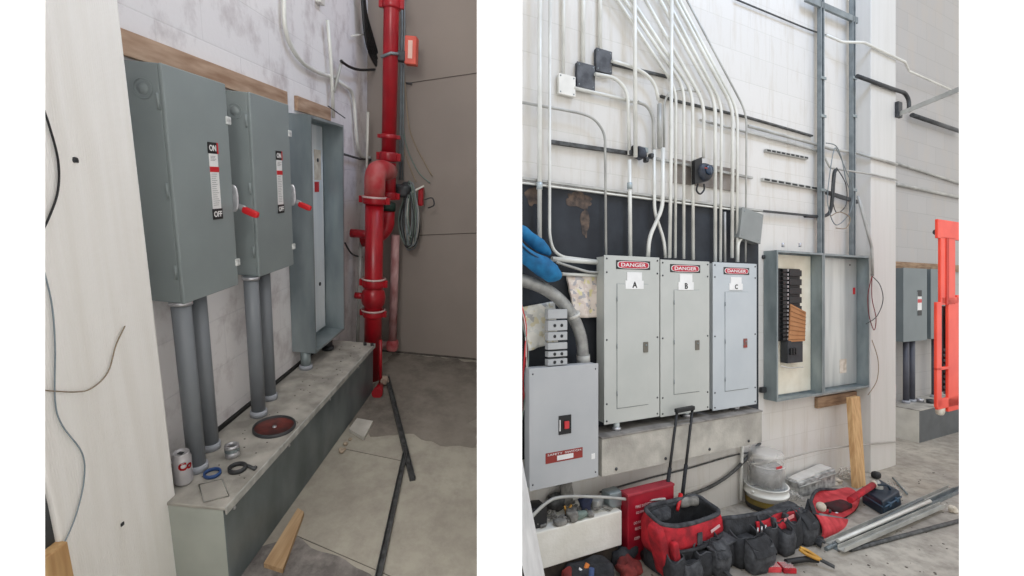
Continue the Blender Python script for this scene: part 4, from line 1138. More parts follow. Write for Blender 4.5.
# papers and bag
def crumple(qpts, amp, th, seed, n=14):
    q = [Vector(v) for v in qpts]
    def f(u, v):
        p = q[0] * (1 - u) * (1 - v) + q[1] * u * (1 - v) + q[2] * u * v + q[3] * (1 - u) * v
        return p + Vector((0, amp * noise.noise(Vector((u * 4, v * 4, seed))), 0))
    return MB().sheet(f, n, n, th, (0, 1, 0))


def printed_mat(name, base, inks, s=16):
    m = bpy.data.materials.new(name); m.use_nodes = True; N = m.node_tree.nodes; K = m.node_tree.links; b = N['Principled BSDF']
    b.inputs['Roughness'].default_value = .35
    tc = N.new('ShaderNodeTexCoord'); vo = N.new('ShaderNodeTexVoronoi'); vo.inputs['Scale'].default_value = s; vo.distance = 'CHEBYCHEV'
    K.new(tc.outputs['Object'], vo.inputs['Vector'])
    sp = N.new('ShaderNodeSeparateColor'); K.new(vo.outputs['Color'], sp.inputs[0])
    cr = N.new('ShaderNodeValToRGB'); cr.color_ramp.interpolation = 'CONSTANT'
    cr.color_ramp.elements[0].position = 0; cr.color_ramp.elements[0].color = (*lin(base), 1)
    cr.color_ramp.elements[1].position = .55; cr.color_ramp.elements[1].color = (*lin(inks[0]), 1)
    for i, k in enumerate(inks[1:]):
        e = cr.color_ramp.elements.new(.7 + i * .12); e.color = (*lin(k), 1)
    K.new(sp.outputs[0], cr.inputs[0]); K.new(cr.outputs[0], b.inputs['Base Color'])
    return m


crumple([RY(523, 307, -.06), RY(555, 301, -.05), RY(558, 342, -.05), RY(528, 351, -.07)], .02, .01, 1).build('instruction_packet', printed_mat('printed_packet', (226, 224, 214), [(214, 214, 206), (180, 180, 178), (214, 206, 176)], 40), label='white printed paper packet tucked behind the stacked terminal blocks', cat='paper packet')
crumple([RY(567, 276, -.05), RY(604, 274, -.05), RY(604, 317, -.06), RY(576, 318, -.07)], .025, .012, 5).build('document_bag', printed_mat('bagged_papers', (228, 216, 204), [(214, 198, 186), (222, 212, 160), (176, 172, 174)], 48), label='clear bag of printed papers hanging left of panel A', cat='paper bag')
# blue cloth
t = thing('blue_gloves', 'bright blue rolled cloth bundle hanging over conduits at the left', 'cloth bundle', RY(545, 280, -.17))
def lobe(P, rs, m, name):
    S = spline(P, 6); n = len(S); RR = []
    for i in range(n):
        f = i / (n - 1) * (len(rs) - 1); k = min(int(f), len(rs) - 2); RR.append(rs[k] + (rs[k + 1] - rs[k]) * (f - k))
    mb = MB().tube(S, .03, 16, rs=RR)
    for v in mb.bm.verts: v.co += Vector((1, .5, 1)) * .006 * noise.noise(v.co * 22)
    return mb.build(name, m, t)


pw = 2 * wr(540, -.17)
lobe([RY(515, 228, -.15), RY(528, 236, -.15), RY(540, 246, -.15), RY(550, 254, -.15)], [pw * 6, pw * 6.5, pw * 7, pw * 2.5], BLUE, 'upper_roll')
lobe([RY(512, 244, -.19), RY(526, 256, -.19), RY(541, 266, -.19), RY(552, 273, -.19), RY(560, 276, -.19)], [pw * 8, pw * 8, pw * 10, pw * 9.5, pw * 4], BLUE, 'lower_roll')
MB().tube(spline([RY(516, 240, -.235), RY(530, 253, -.235), RY(546, 262, -.225)], 5), .005, 6).build('seam', mat('navy_seam', (12, 50, 80)), t)
# red and white wires at the far left
random.seed(21)
for k, (mt_, lab) in enumerate(((REDM, 'red wire dangling at the far left above the ledge'), (WIREW, 'white wire dangling at the far left edge of the right bay'), (mat('dark_red_wire', (120, 30, 34)), 'dark red wire dangling at far left beside the paper packet'), (WIREG, 'grey green wire dangling lowest at the far left'))):
    P = [RY(520 + k * 1.5, 300 + 6 * k, -.1), RY(526 - k, 325, -.12), RY(525 + k, 350, -.13), RY(523 + (k % 2) * 4, 380, -.13), RY(525 - k, 405 + 5 * k, -.12)]
    MB().tube(spline(P, 6), .004, 6).build('loose_wire', mt_, label=lab, cat='wire')

# ------------------------------------------------ open steel boxes right
OB = -.105
A, B = RY(775.5, 249, OB), RY(823, 254, OB); C_, D_ = RY(823.5, 395, OB), RY(777.5, 401, OB)
x0, x1, z1_, z0_ = (A.x + D_.x) / 2, (B.x + C_.x) / 2, (A.z + B.z) / 2, (C_.z + D_.z) / 2
t = thing('open_panel_box', 'open steel panel box with black breakers and cardboard inside, left of two', 'electrical box', ((x0 + x1) / 2, -.1, z0_))
openbox(MB(), x0, x1, -.002, OB, z0_, z1_, .004, .016).build('shell', GALVD, t)
MB().box(x0 + .01, x1 - .01, -.012, -.006, z0_ + .02, z1_ - .02).build('back_sheet', mat('bright_back_sheet', (244, 240, 224), (222, 216, 196), rough=.5, scale=5), t)
# interior: bus panel
yb = -.045
A, B = RY(782, 268, yb - .03), RY(804, 340, yb - .03)
bx0, bx1, bz1, bz0 = A.x, B.x, A.z, B.z
ip = MB().box(bx0, bx1, yb, -.02, bz0, bz1, .003).build('breaker_assembly', BLACK, t)
n = 18; m = MB()
for k in range(n):
    z = bz0 + (bz1 - bz0) * (k + .5) / n
    m.box(bx0 + .03, bx0 + .08, yb - .02, yb, z - .012, z + .012, .002)
m.build('breaker_row', BLACK, ip)
m = MB()
for k in range(n):
    z = bz0 + (bz1 - bz0) * (k + .5) / n
    m.box(bx0 + .082, bx0 + .094, yb - .022, yb, z - .009, z + .009, .001)
m.build('terminal_row', ALU, ip)
m = MB()
for k in range(8):
    z = bz0 + (bz1 - bz0) * (k + .5) / 8
    m.box(bx0 + .11, bx1 - .01, yb - .02, yb, z - .024, z + .024, .003)
m.build('breaker_bank', BLACK, ip)
# cardboard insert
q = [RY(791, 304, -.075), RY(806, 312, -.11), RY(805, 341, -.11), RY(789, 342, -.075)]
cb = MB().prism(q, (0, .008, 0)).build('cardboard_insert', CARD, t)
m = MB()
for k in range(8):
    u0 = k / 8
    a_ = q[0].lerp(q[3], u0 + .06); b_ = q[1].lerp(q[2], u0 + .06)
    m.tube([a_ + Vector((0, -.002, 0)), b_ + Vector((0, -.002, 0))], .0015, 4)
m.build('corrugation', mat('card_shadow_line', (140, 96, 60)), cb)
A, B = RY(788, 341, -.08), RY(803, 362, -.08)
mb_ = MB().box(A.x, B.x, -.08, -.02, B.z, A.z, .004).build('main_breaker', mat('dark_breaker', (58, 60, 64), (40, 42, 46)), t)
m = MB()
for k in range(3): m.box(A.x + .015 + k * .03, A.x + .032 + k * .03, -.095, -.08, (A.z + B.z) / 2 - .02, (A.z + B.z) / 2 + .03, .002)
m.build('terminal_lug', BLACK, mb_)
MB().tube([RY(781, 366, -.06), RY(790, 368, -.06), RY(803, 367, -.06)], .005, 8).build('ground_wire', WIREW, t)
for px in (783, 800):
    c = RY(px, 247, -.08); MB().tube([c, c + Vector((0, 0, .03))], .01, 10).build('top_stub', ALU, t)
xe = x1
A, B = RY(828, 254, OB), RY(868.5, 256, OB); C_, D_ = RY(870, 387, OB), RY(829, 393, OB)
x0, x1, z1_, z0_ = xe + .004, (B.x + C_.x) / 2, (A.z + B.z) / 2, (C_.z + D_.z) / 2
t = thing('empty_panel_box', 'empty open steel panel box with a small red sticker, right of two', 'electrical box', ((x0 + x1) / 2, -.14, z0_))
openbox(MB(), x0, x1, -.002, OB, z0_, z1_, .004, .016).build('shell', GALVD, t)
MB().box(x0 + .01, x1 - .01, -.012, -.006, z0_ + .02, z1_ - .02).build('back_sheet', mat('dull_back_sheet', (214, 218, 214), (176, 182, 180), rough=.35, metal=.4, scale=3, stretch=(3, 3, .3)), t)
c = RY(862, 291, -.013); c.x = x1 - .05; MB().box(c.x - .016, c.x + .016, -.0145, -.012, c.z - .03, c.z + .03).build('red_sticker', REDM, t)
c = RY(843, 366, -.013); c.x = min(c.x, x1 - .16); MB().box(c.x - .05, c.x + .05, -.0145, -.012, c.z - .06, c.z + .06).build('paper_label', PAPER, t)
c = RY(850, 265, -.013); MB().lathe([(0, 0), (.008, 0), (.008, .002), (0, .002)], (c.x, -.012, c.z), Vector((0, -1, 0)), 12).build('mounting_hole', DARK, t)
# plywood strip under them
A, B = RY(818, 395, -.03), RY(857, 392, -.03); zz = RY(838, 405, -.03).z
MB().box(A.x, B.x, -.03, -.001, zz, zz + .09, .002).build('plywood_strip', PLY, label='short weathered plywood strip under the two open steel boxes', cat='timber strip')
c = RY(763, 390, -.02)
t = MB().box(c.x - .02, c.x + .03, -.03, 0, c.z - .02, c.z + .02, .004)
t.build('wall_clip', DARK, label='small dark clip on the wall right of panel C', cat='clip')
c = RY(764, 257, -.01)
MB().lathe([(0, 0), (.016, 0), (.014, .015), (0, .018)], (c.x, 0, c.z), Vector((0, -1, 0)), 12).build('wall_plug', DARK, label='small dark plug on the wall left of the open panel box', cat='plug')

# hanging cable loops above the boxes
for k, (pts, lab) in enumerate((([(834, 150), (829, 180), (828, 205), (836, 225), (850, 212), (853, 190), (845, 168), (838, 152)], 'widest grey cable loop between the tall struts'),
                              ([(836, 170), (832, 190), (836, 212), (846, 205), (846, 185), (838, 170)], 'small inner cable loop between the tall struts'),
                              ([(831, 216), (840, 212), (850, 218), (846, 228), (836, 228)], 'lowest thin cable loop between the tall struts'),
                              ([(826, 143), (836, 146), (842, 160), (846, 180), (851, 192)], 'thin cable slanting between the tall struts near their middle'))):
    P = [RY(a, b, -.105 - .006 * k) for a, b in pts]
    MB().tube(spline(P, 6, k < 2), .004, 6, closed=k < 2).build('cable_loop', [STRUT, STRUTD, WIRET, STRUT][k], label=lab, cat='cable')
for k, (pts, lab, mt_) in enumerate((([(872, 276), (868, 295), (869, 315), (874, 330), (876, 318), (872, 298), (872, 276)], 'red loose wire hanging below the thin conduit on the pilaster', MATS['dark_red_wire']),
                              ([(872, 276), (880, 285), (883, 300), (877, 316), (866, 324)], 'dark loose wire bowing right beside the empty steel box', DARK),
                              ([(872, 340), (878, 360), (877, 380), (868, 395)], 'pale loose wire at the lower right of the empty steel box', WIRET))):
    P = [RY(a, b, -.15) for a, b in pts]
    MB().tube(spline(P, 6), .0035, 6).build('hanging_wire', mt_, label=lab, cat='wire')

# bracket arm at the corner
t = thing('strut_bracket', 'grey steel strut arm slanting out from the pilaster corner to the right', 'steel strut', RY(898, 114, -.14))
A = RY(899, 114, -.14)
end = RY(962, 88, -.7)
D = end - A
MB().obox((A + end) / 2, D / 2, (0, .012, .0), Vector((0, 0, 1)) * .02, .002).build('arm', EMTD, t)
MB().box(A.x - .03, A.x + .04, -.15, -.121, A.z - .03, A.z + .11, .003).build('base_plate', DARK, t)

# ------------------------------------------------ recess: repeated bay seen beyond the pilaster
RB = .42
A, B = RY(890, 259, RB - .02), RY(990, 268, RB - .02)
zz = RY(915, 266.5, RB - .02).z
MB().box(pr - .01, B.x, RB - .025, RB, zz - .04, zz + .045, .002).build('wood_nailer', PLY, label='brown timber strip on the recessed wall beyond the right pilaster', cat='timber strip')
def far_switch(px0, px1, top, bot, yf, lab, lbl=None, side=None):
    a_, b_ = RY(px0, bot, yf), RY(px1, top, yf)
    t = thing('safety_switch', lab, 'electrical switch', ((a_.x + b_.x) / 2, .3, a_.z), 'grey safety switches beyond the right pilaster')
    MB().box(a_.x, b_.x, yf + .01, RB - .001, a_.z, b_.z, .003).build('enclosure', GREYM, t)
    MB().box(a_.x - .002, b_.x + .002, yf, yf + .012, a_.z - .002, b_.z + .002, .003).build('cover', GREYM, t)
    MB().box(b_.x, b_.x + .02, yf + .01, yf + .03, (a_.z + b_.z) / 2 - .03, (a_.z + b_.z) / 2 + .03, .004).build('handle', ALU, t)
    if lbl:
        c, d = RY(lbl[0], lbl[1], yf), RY(lbl[2], lbl[3], yf)
        s = MB().box(c.x, d.x, yf - .002, yf, d.z, c.z).build('rating_label', WHITE, t)
        MB().box(c.x, d.x, yf - .003, yf - .002, c.z - .05, c.z + .02).build('on_panel', BLACK, s)
        MB().box(c.x, d.x, yf - .003, yf - .002, c.z - .12, c.z - .08).build('warning_band', REDM, s)
        MB().box(c.x, d.x, yf - .003, yf - .002, d.z - .05, d.z + .01).build('off_panel', BLACK, s)
    return a_, b_


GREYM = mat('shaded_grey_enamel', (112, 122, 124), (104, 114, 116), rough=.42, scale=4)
a_, b_ = far_switch(903.5, 927, 269, 342, .27, 'nearer grey switch box beyond the right pilaster with a white label', (917.5, 292, 921.5, 311))
c_, d_ = far_switch(931, 952, 270, 339, .27, 'farther grey switch box beyond the right pilaster, partly behind the orange lift')
# far trough
q0 = RY(919.5, 410, .1); q1 = RY(919.5, 445, .1)
t = thing('wireway_trough', 'dark fronted steel trough on the floor beyond the right pilaster', 'wireway trough', (q0.x + .9, .25, 0))
zt_ = q0.z; zb_ = 0
MB().box(q0.x, q0.x + 2.6, .1, RB - .001, q1.z, zt_ - .01, .003).build('body', mat('dark_trough', (96, 100, 102), (84, 88, 90), rough=.5), t)
MB().box(q0.x - .004, q0.x + 2.6, .096, RB - .001, zt_ - .012, zt_, .002).build('lid', DUST, t)
MB().box(q0.x - .006, q0.x - .0005, .102, RB - .001, q1.z + .002, zt_ - .014).build('end_plate', mat('pale_end_plate', (214, 212, 202), (196, 194, 184), rough=.6), t, label='pale end plate')
for (px, lab) in ((906, 'nearest dark pipe under the switch boxes beyond the pilaster'), (912, 'second dark pipe under the switch boxes beyond the pilaster'), (934.5, 'dark pipe under the farther switch box beyond the pilaster')):
    x = RY(px, 370, .32).x
    t = thing('pvc_pipe', lab, 'pipe', (x, .32, zt_), 'dark pipes beyond the right pilaster')
    MB().tube([(x, .32, zt_), (x, .32, a_.z)], .028, 14).build('pipe', mat('dark_pvc', (84, 86, 96), (74, 76, 86), rough=.45), t)
    MB().lathe([(.028, 0), (.038, 0), (.038, .03), (.028, .03)], (x, .32, zt_), 'z', 14).build('bushing', PVCL, t)
for (px, py, lab, m_) in ((920, 402, 'small silver fitting on the dark trough beyond the pilaster', ALU), (930, 403, 'small dark fitting on the dark trough beyond pilaster', DARK)):
    c = RZ(px, py, zt_)
    MB().lathe([(.02, 0), (.034, 0), (.034, .04), (.02, .04)], (c.x, c.y, zt_ + .001), 'z', 14, closed=True).build('fitting', m_, label=lab, cat='pipe fitting')
c = RY(899.5, 395, .0)
MB().lathe([(0, 0), (.012, 0), (.012, .14), (0, .15)], (c.x + .02, c.y + .05, c.z - .05), 'z', 10).build('marker_stick', mat('pink_white', (226, 180, 180), (230, 224, 220), scale=40, stretch=(1, 1, 1)), label='pink and white marker stick at the pilaster edge', cat='stick')

# ------------------------------------------------ orange lift
t = thing('material_lift', 'bright orange red lift frame entering at the right edge', 'lift', RY(950, 412, -.75))
OY = -.75
def ob(px0, py0, px1, py1, name, m=ORANGE, y=OY, d=.018, par=None):
    a_, b_ = RY(px0, py1, y), RY(px1, py0, y)
    return MB().box(a_.x, b_.x, y, y + d, a_.z, b_.z, .004).build(name, m, par or t)


ob(938, 226, 985, 238, 'top_beam')
c = RY(936, 232, OY + .02)
MB().tube([c, c + Vector((.05, 0, 0))], .02, 12).build('beam_end', DARK, t)
ob(941, 238, 955.5, 305, 'upper_post')
ob(946.5, 238, 949, 305, 'post_groove', mat('darker_orange', (206, 56, 40)), OY - .004, .004)
ob(937, 302, 942, 408, 'left_leg'); ob(948.5, 300, 959, 412, 'right_leg')
ob(942, 297, 975, 304, 'middle_beam')
ob(937, 366, 950, 371, 'cross_rung'); ob(938, 392, 975, 410, 'bottom_beam')
ob(942.5, 306, 947.5, 392, 'chain_guard', DARK, OY + .03, .01)
m = MB()
A, B = RY(944, 350, OY + .02), RY(947, 392, OY + .02)
for k in range(9): m.lathe([(.006, -.003), (.011, -.003), (.011, .003), (.006, .003)], (A.x + .008, OY + .02, B.z + (A.z - B.z) * k / 8), Vector((0, 1, 0)), 10, closed=True)
m.build('chain', STRUTD, t)
c = RY(944, 412, OY)
MB().lathe([(0, -.02), (.035, -.015), (.04, 0), (.035, .015), (0, .02)], (c.x, OY + .02, c.z + .01), Vector((0, 1, 0)), 16).build('roller', PAPER, t)
A = RY(985, 412, OY)
MB().box(A.x, A.x + .07, OY - .01, OY + .06, 0, A.z + 1.6, .004).build('mast', ORANGE, t)
ob(957, 295, 990, 301, 'side_link')

# ------------------------------------------------ floor and ledge at left
LY = -.22
q = [RY(529, 533, LY), RY(622, 512.5, LY)]
lz = (q[0].z + q[1].z) / 2; lx1 = q[1].x
t = thing('concrete_ledge', 'low white painted concrete ledge on the floor under the breaker enclosure', 'ledge', ((xw0 + lx1) / 2, LY / 2, 0))
lb_ = RY(580, 558, LY).z
MB().box(xw0, lx1, LY, -.001, max(0, lb_ - .0), lz, .006).build('curb', mat('chipped_white_paint', (238, 236, 228), (222, 219, 208), rough=.75, scale=5, bump=.2), t)
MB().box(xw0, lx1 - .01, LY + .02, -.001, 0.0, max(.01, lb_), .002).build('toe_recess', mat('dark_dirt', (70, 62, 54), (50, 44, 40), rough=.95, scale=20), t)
LT = lz
# junk on the ledge
def lj(px, py, sx, sy, sz, m, name, lab, cat='scrap', p=.35, yaw=0.0, nz=.006, yy=None):
    c = RZ(px, py, LT); y = c.y if yy is None else yy
    y = max(min(y, -.02 - sy), LY + sy)
    x = R.Y(px, py, y).x
    return MB().soft((x, y, LT + sz), (sx, sy, sz), p=p, yaw=yaw, nz=nz, ns=40, seed=px, seg=(16, 10)).build(name, m, label=lab, cat=cat)


lj(536, 524, .045, .05, .055, BLACK, 'black_box', 'black square box at the left end of the ledge', 'box', .15)
lj(556, 507, .05, .03, .045, STRUTD, 'motor_block', 'dark lumpy block on the ledge beside the black box', 'block', .5, nz=.02)
lj(566, 500, .04, .03, .085, JUNK, 'concrete_lump', 'tallest grey lump on the ledge, under the breaker enclosure', 'lump', .7, nz=.03)
lj(572, 523, .03, .03, .028, JUNK, 'metal_fitting', 'small grey metal fitting at the front of the ledge', 'fitting', .5, nz=.02)
lj(585, 512, .03, .03, .045, mat('dark_blue_cloth', (50, 60, 92), (30, 34, 50), rough=.8), 'dark_glove', 'dark blue crumpled glove in the middle of the ledge', 'glove', .7, nz=.03)
lj(578, 519, .04, .02, .022, WIREG, 'wire_scrap', 'pale grey tangled scrap beside the dark glove', 'scrap', .8, nz=.03)
lj(598, 508, .05, .022, .03, EMTD, 'pipe_offcut', 'pale grey strap lying across the ledge', 'offcut', .3, yaw=.5)
lj(612, 505, .05, .04, .045, GALVD, 'steel_box', 'grey steel box at the right end of the ledge', 'box', .15)
lj(590, 522, .02, .02, .014, JUNK, 'grey_pebble', 'small grey lump at the front middle of the ledge', 'lump', .7)
lj(560, 527, .035, .02, .014, JUNK, 'grey_bracket', 'flat grey bracket at the front of the ledge near the black box', 'bracket', .3)
MB().tube(spline([RY(527, 522, -.2), RY(545, 504, -.2), RY(562, 497, -.2), RY(600, 497, -.2), RY(640, 500, -.22), RY(665, 499, -.24)], 8), .009, 8).build('bent_conduit', EMTD, label='bent thin conduit lying over the ledge toward the red cabinet', cat='conduit')
m = MB(); random.seed(17)
for k in range(70):
    x = random.uniform(xw0 + .03, lx1 - .04); y = random.uniform(LY + .02, -.02); s_ = random.uniform(.006, .018)
    a_ = random.uniform(0, 3.1); u = Vector((math.cos(a_), math.sin(a_), random.uniform(-.3, .3))).normalized(); v = Vector((-u.y, u.x, 0)).normalized(); w_ = u.cross(v)
    m.obox((x, y, LT + .006 + random.uniform(0, .03)), u * s_ * 1.5, v * s_ * .6, w_ * s_ * .35)
m.build('small_scrap', JUNK, label='heap of small grey metal and plaster bits covering the ledge', cat='debris', kind='stuff')
t = thing('yellow_pliers', 'small pliers with yellow handles among the scrap on the ledge', 'pliers', RZ(568, 516, LT))
c = RY(566, 514, -.14)
MB().tube([c, c + Vector((.03, -.01, .05))], .006, 6).build('handle', YEL, t); MB().tube([c, c + Vector((-.02, -.02, .055))], .006, 6).build('handle', YEL, t)
MB().obox(c + Vector((0, 0, -.02)), (.008, 0, 0), (0, .004, 0), (0, 0, .022), .002).build('jaw', DARK, t)

# long cable under the wireway
cond([(600, 492), (650, 478), (690, 468), (735, 455), (757, 452)], -.015, 1.6, STRUTD, 'thin dark cable stretched along the white wall below the wireway', sm=True, name='wall_cable', cat='cable')
cond([(680, 498), (710, 487), (735, 470), (760, 443)], -.03, 3.2, STRUTD, 'black cable sweeping from the tool bag up to the wireway corner', sm=True, name='black_cable', cat='cable')
cond([(742, 446), (741, 500)], -.03, 3.0, EMT, 'short vertical white conduit left of the bucket', name='floor_conduit')
cond([(895, 442), (870, 444), (820, 450), (780, 460), (752, 464)], -.13, 1.6, mat('grey_crack', (176, 172, 164)), 'thin grey cable along the wall behind the bucket and timber', sm=True, name='wall_cable', cat='cable')

# leaning ribbed white sheet bottom left
t = thing('ribbed_sheet', 'white ribbed plastic sheet leaning at the lower left edge', 'ribbed sheet', RZ(540, 600, 0))
def sheetf(u, v):
    zt = .60; z = zt * v
    edge = (545.5 + 8) - (545.5 + 8 - 521) * v     # silhouette follows the leaning edge
    pxl = [None]
    # plane of the sheet: leans against the middle margin pier
    x = 1.20 + .0 * v
    base = Vector((0, 0, 0))
    return base


A0 = R.Y(549, 600, -.42); A1 = R.Y(520, 452, -.30)
n_ = 16; m = MB()
B0 = A0 + Vector((-.24, -.38, 0)); B1 = A1 + Vector((-.24, -.38, 0))
def sf(u, v):
    p = A0.lerp(A1, v).lerp(B0.lerp(B1, v), u)
    return p + Vector((.006, .006, 0)) * math.sin(u * 2 * PI * 12)
m.sheet(sf, 96, 8, .004, (.5, .5, 0)); m.build('sheet', WHITE, t)

# ------------------------------------------------ red sheet metal cabinet / box
yy = -.235
a_, b_ = RY(628, 556, yy), RY(674, 488, yy)
t = thing('red_cabinet', 'red steel box with rows of white lettering behind the wheeled tool bag', 'steel box', ((a_.x + b_.x) / 2, -.2, 0))
zt_ = RY(648, 490, yy).z
MB().box(a_.x, b_.x, -.17, yy, 0, zt_, .004).build('body', REDMET, t)
MB().box(a_.x - .003, b_.x + .003, -.168, yy - .003, zt_ - .012, zt_ + .002, .002).build('lid', mat('faded_red', (176, 60, 72), (140, 40, 52), rough=.5), t)
m = MB(); 
for (px, py, tx, w) in ((643.5, 505, 'FIRE SAFETY', .12), (642, 511.5, 'EQUIPMENT', .09), (638.5, 522, 'DO NOT', .07), (638.5, 528, 'BLOCK', .05), (637, 538, 'KEEP', .04)):
    c = RY(px, py, yy); m.text(tx, (c.x, yy - .001, c.z), .016, width=w, bold=.01)
m.build('lettering', mat('pale_letter', (226, 190, 190)), t)

# ------------------------------------------------ tool bags
def bag_pocket(t, c, h, yaw, name='pocket', m=BLKF, seed=1):
    return MB().soft(c, h, yaw=yaw, p=.3, nz=.012, ns=25, seed=seed, seg=(18, 10)).build(name, m, t)


def bagwall(cx, cy, hx, hy, z0, zf, th, seed, bulge=.02, nz=.012, p=.32, n=56, rows=8, inner=False):
    """cloth wall: closed loop of a rounded rectangle, sagging and puckered; zf(u) gives the rim height"""
    mb = MB(); sg = lambda v: math.copysign(abs(v) ** p, v)
    def pt(k, f, off):
        a = 2 * PI * k / n; ux, uy = sg(math.cos(a)), sg(math.sin(a))
        q = Vector((cx + ux * (hx - off), cy + uy * (hy - off), z0 + (zf(ux, uy) - z0) * f))
        d = Vector((ux, uy, 0)).normalized()
        w = bulge * math.sin(f * PI) + nz * noise.noise(Vector((q.x * 16, q.y * 16, f * 2.5 + seed)))
        return q + d * w
    R1 = [[mb.bm.verts.new(pt(k, f / rows, 0)) for k in range(n)] for f in range(rows + 1)]
    R2 = [[mb.bm.verts.new(pt(k, f / rows, th)) for k in range(n)] for f in range(rows + 1)]
    for f in range(rows):
        for k in range(n):
            k2 = (k + 1) % n
            for q in ((R1[f][k], R1[f][k2], R1[f + 1][k2], R1[f + 1][k]), (R2[f][k2], R2[f][k], R2[f + 1][k], R2[f + 1][k2])):
                fc = mb.bm.faces.new(q); fc.smooth = True
    for k in range(n):
        k2 = (k + 1) % n
        mb.bm.faces.new((R1[rows][k], R1[rows][k2], R2[rows][k2], R2[rows][k])); mb.bm.faces.new((R1[0][k2], R1[0][k], R2[0][k], R2[0][k2]))
    return mb, [pt(k, 1, th / 2) for k in range(n)]


def pouch(t, x, y, z0, w, d, h, m, seed, name='pocket', flap=None, yaw=0.0):
    """open topped cloth pocket standing against the bag front"""
    b_, rim = bagwall(x, y, w, d, z0, lambda ux, uy: z0 + h * (1 + .12 * uy + .05 * math.sin(seed + ux * 3)), .006, seed, .012, .010, .45, 28, 5)
    o = b_.build(name, m, t)
    MB().tube(rim, .0045, 6, closed=True).build('pocket_hem', BLKF2 if m is BLKF else BLKF, o)
    MB().soft((x, y, z0 + h * .42), (w * .88, d * .85, h * .42), p=.4, nz=.01, ns=22, seed=seed, seg=(14, 8)).build('pocket_filling', BLKF, o)
    if flap:
        MB().sheet(lambda u, v: Vector((x - w + 2 * w * u, y + d * .6 - (d * 1.9) * v - .01 * math.sin(u * PI), z0 + h * (1.1 - .12 * v) - .05 * v * v)), 8, 6, .006, (0, 0, 1)).build('pocket_flap', flap, o)
    return o


# bag 1 : wheeled tote with telescoping handle
yf = -.45; yb_ = -.26; xA, xB_ = RY(664, 560, yf).x, RY(724, 550, yf).x; xm = (xA + xB_) / 2; hw = (xB_ - xA) / 2; ym = (yf + yb_) / 2; hy = (yb_ - yf) / 2
t = thing('tool_bag', 'red and black wheeled tool bag with raised telescoping handle', 'tool bag', (xm, ym, 0))
zl = RY(690, 545, yf).z
zr0 = RY(665, 525, yf).z; zr1 = RY(718, 512, yf).z
zt_ = (zr0 + zr1) / 2
zfun = lambda ux, uy: zt_ + (zr1 - zt_) * ux + .035 * uy * .5 - .02 * (1 - abs(ux)) * (1 if uy < 0 else .2)
MB().soft((xm, ym, zl * .5), (hw * .98, hy * .98, zl * .55), p=.25, nz=.015, ns=18, seed=2).build('base_body', BLKF, t)
mb_, rim = bagwall(xm, ym, hw, hy, zl * .72, zfun, .016, 2, .018, .016)
mb_.build('red_wall', REDF, t)
MB().tube(rim, .013, 8, closed=True).build('rim', BLKF2, t)
mb_, _ = bagwall(xm, ym, hw - .018, hy - .018, zl * .6, lambda ux, uy: zfun(ux, uy) - .006, .006, 2, .016, .014)
mb_.build('dark_lining', BLKF, t)
MB().soft((xm, ym, zl * .9), (hw * .9, hy * .85, .03), p=.3, nz=.02, ns=20, seed=12).build('inner_floor', BLKF2, t)
for k, (f_, w_, h_, dy, mm_) in enumerate(((.10, .05, .15, .0, BLKF), (.30, .06, .13, .02, BLKF2), (.52, .055, .15, .01, BLKF), (.72, .05, .16, .045, BLKF2), (.9, .05, .17, .0, BLKF))):
    pouch(t, xA + (xB_ - xA) * f_, yf - .032 - dy, .004, w_, .032, h_, mm_, k, flap=BLKF2 if k == 3 else None)
MB().obox((xA + (xB_ - xA) * .78, yf - .05, zl * 1.02), (.09, 0, .012), (0, .045, .004), (0, 0, .006), .003).build('side_flap', BLKF2, t)
MB().obox((xm + .01, yf - .024, zl * 1.12), (.018, 0, 0), (0, .004, 0), (0, 0, .05), .003).build('strap', BLKF2, t)
MB().tube(spline([(xA + .03, yf - .026, zl * 1.04), (xm, yf - .04, zl * .98), (xB_ - .05, yf - .026, zl * 1.12)], 6), .010, 8).build('webbing', BLKF, t)
c = Vector((xm + .13, yf - .026, zl + .065))
MB().obox(c, (.035, 0, .010), (0, .002, 0), (-.002, 0, .007)).build('brand_patch', mat('pale_patch', (226, 190, 190)), t)
MB().soft((xA + .0, yf + .03, .16), (.028, .05, .15), p=.4, nz=.01, ns=20, tilt=Matrix.Rotation(-.25, 3, 'Y')).build('corner_panel', REDF, t)
MB().soft((xA + .05, yf - .03, .13), (.022, .02, .10), p=.4, nz=.01, ns=20, tilt=Matrix.Rotation(-.1, 3, 'Y')).build('red_side_strap', REDF, t)
# handle
yh = -.20
h0, h1 = RY(667, 490, yh), RY(683.5, 486, yh); g0, g1 = RY(677, 412, yh), RY(692.5, 409, yh)
m = MB()
for a_, b_ in ((h0, g0), (h1, g1)):
    lo = a_ + (a_ - b_).normalized() * .12
    m.tube([lo, b_], .0085, 10)
hd = m.build('telescoping_rod', BLACK, t)
m = MB().obox((g0 + g1) / 2 + Vector((0, 0, .008)), (g1 - g0) / 2 * 1.15, (0, .014, 0), Vector((0, 0, .013)), .005); m.build('handle_grip', BLACK, t)
m = MB()
for a_, b_ in ((h0, g0), (h1, g1)):
    mid = a_.lerp(b_, .28); m.tube([a_ + (a_ - b_).normalized() * .1, mid], .0115, 10)
m.build('rod_sleeve', BLKF, t)
MB().obox(RY(676, 503, -.2), (.09, 0, .02), (0, .03, -.005), (0, .004, .006), .003).build('top_plate', mat('stained_plate', (196, 186, 176), (120, 70, 70), scale=30), t)
for (px, py) in ((655, 570), (716, 560)):
    c = RZ(px, py, .0)
    MB().lathe([(0, -.012), (.035, -.012), (.035, .012), (0, .012)], (c.x, yb_ - .01, .036), 'x', 18).build('wheel', BLACK, t)
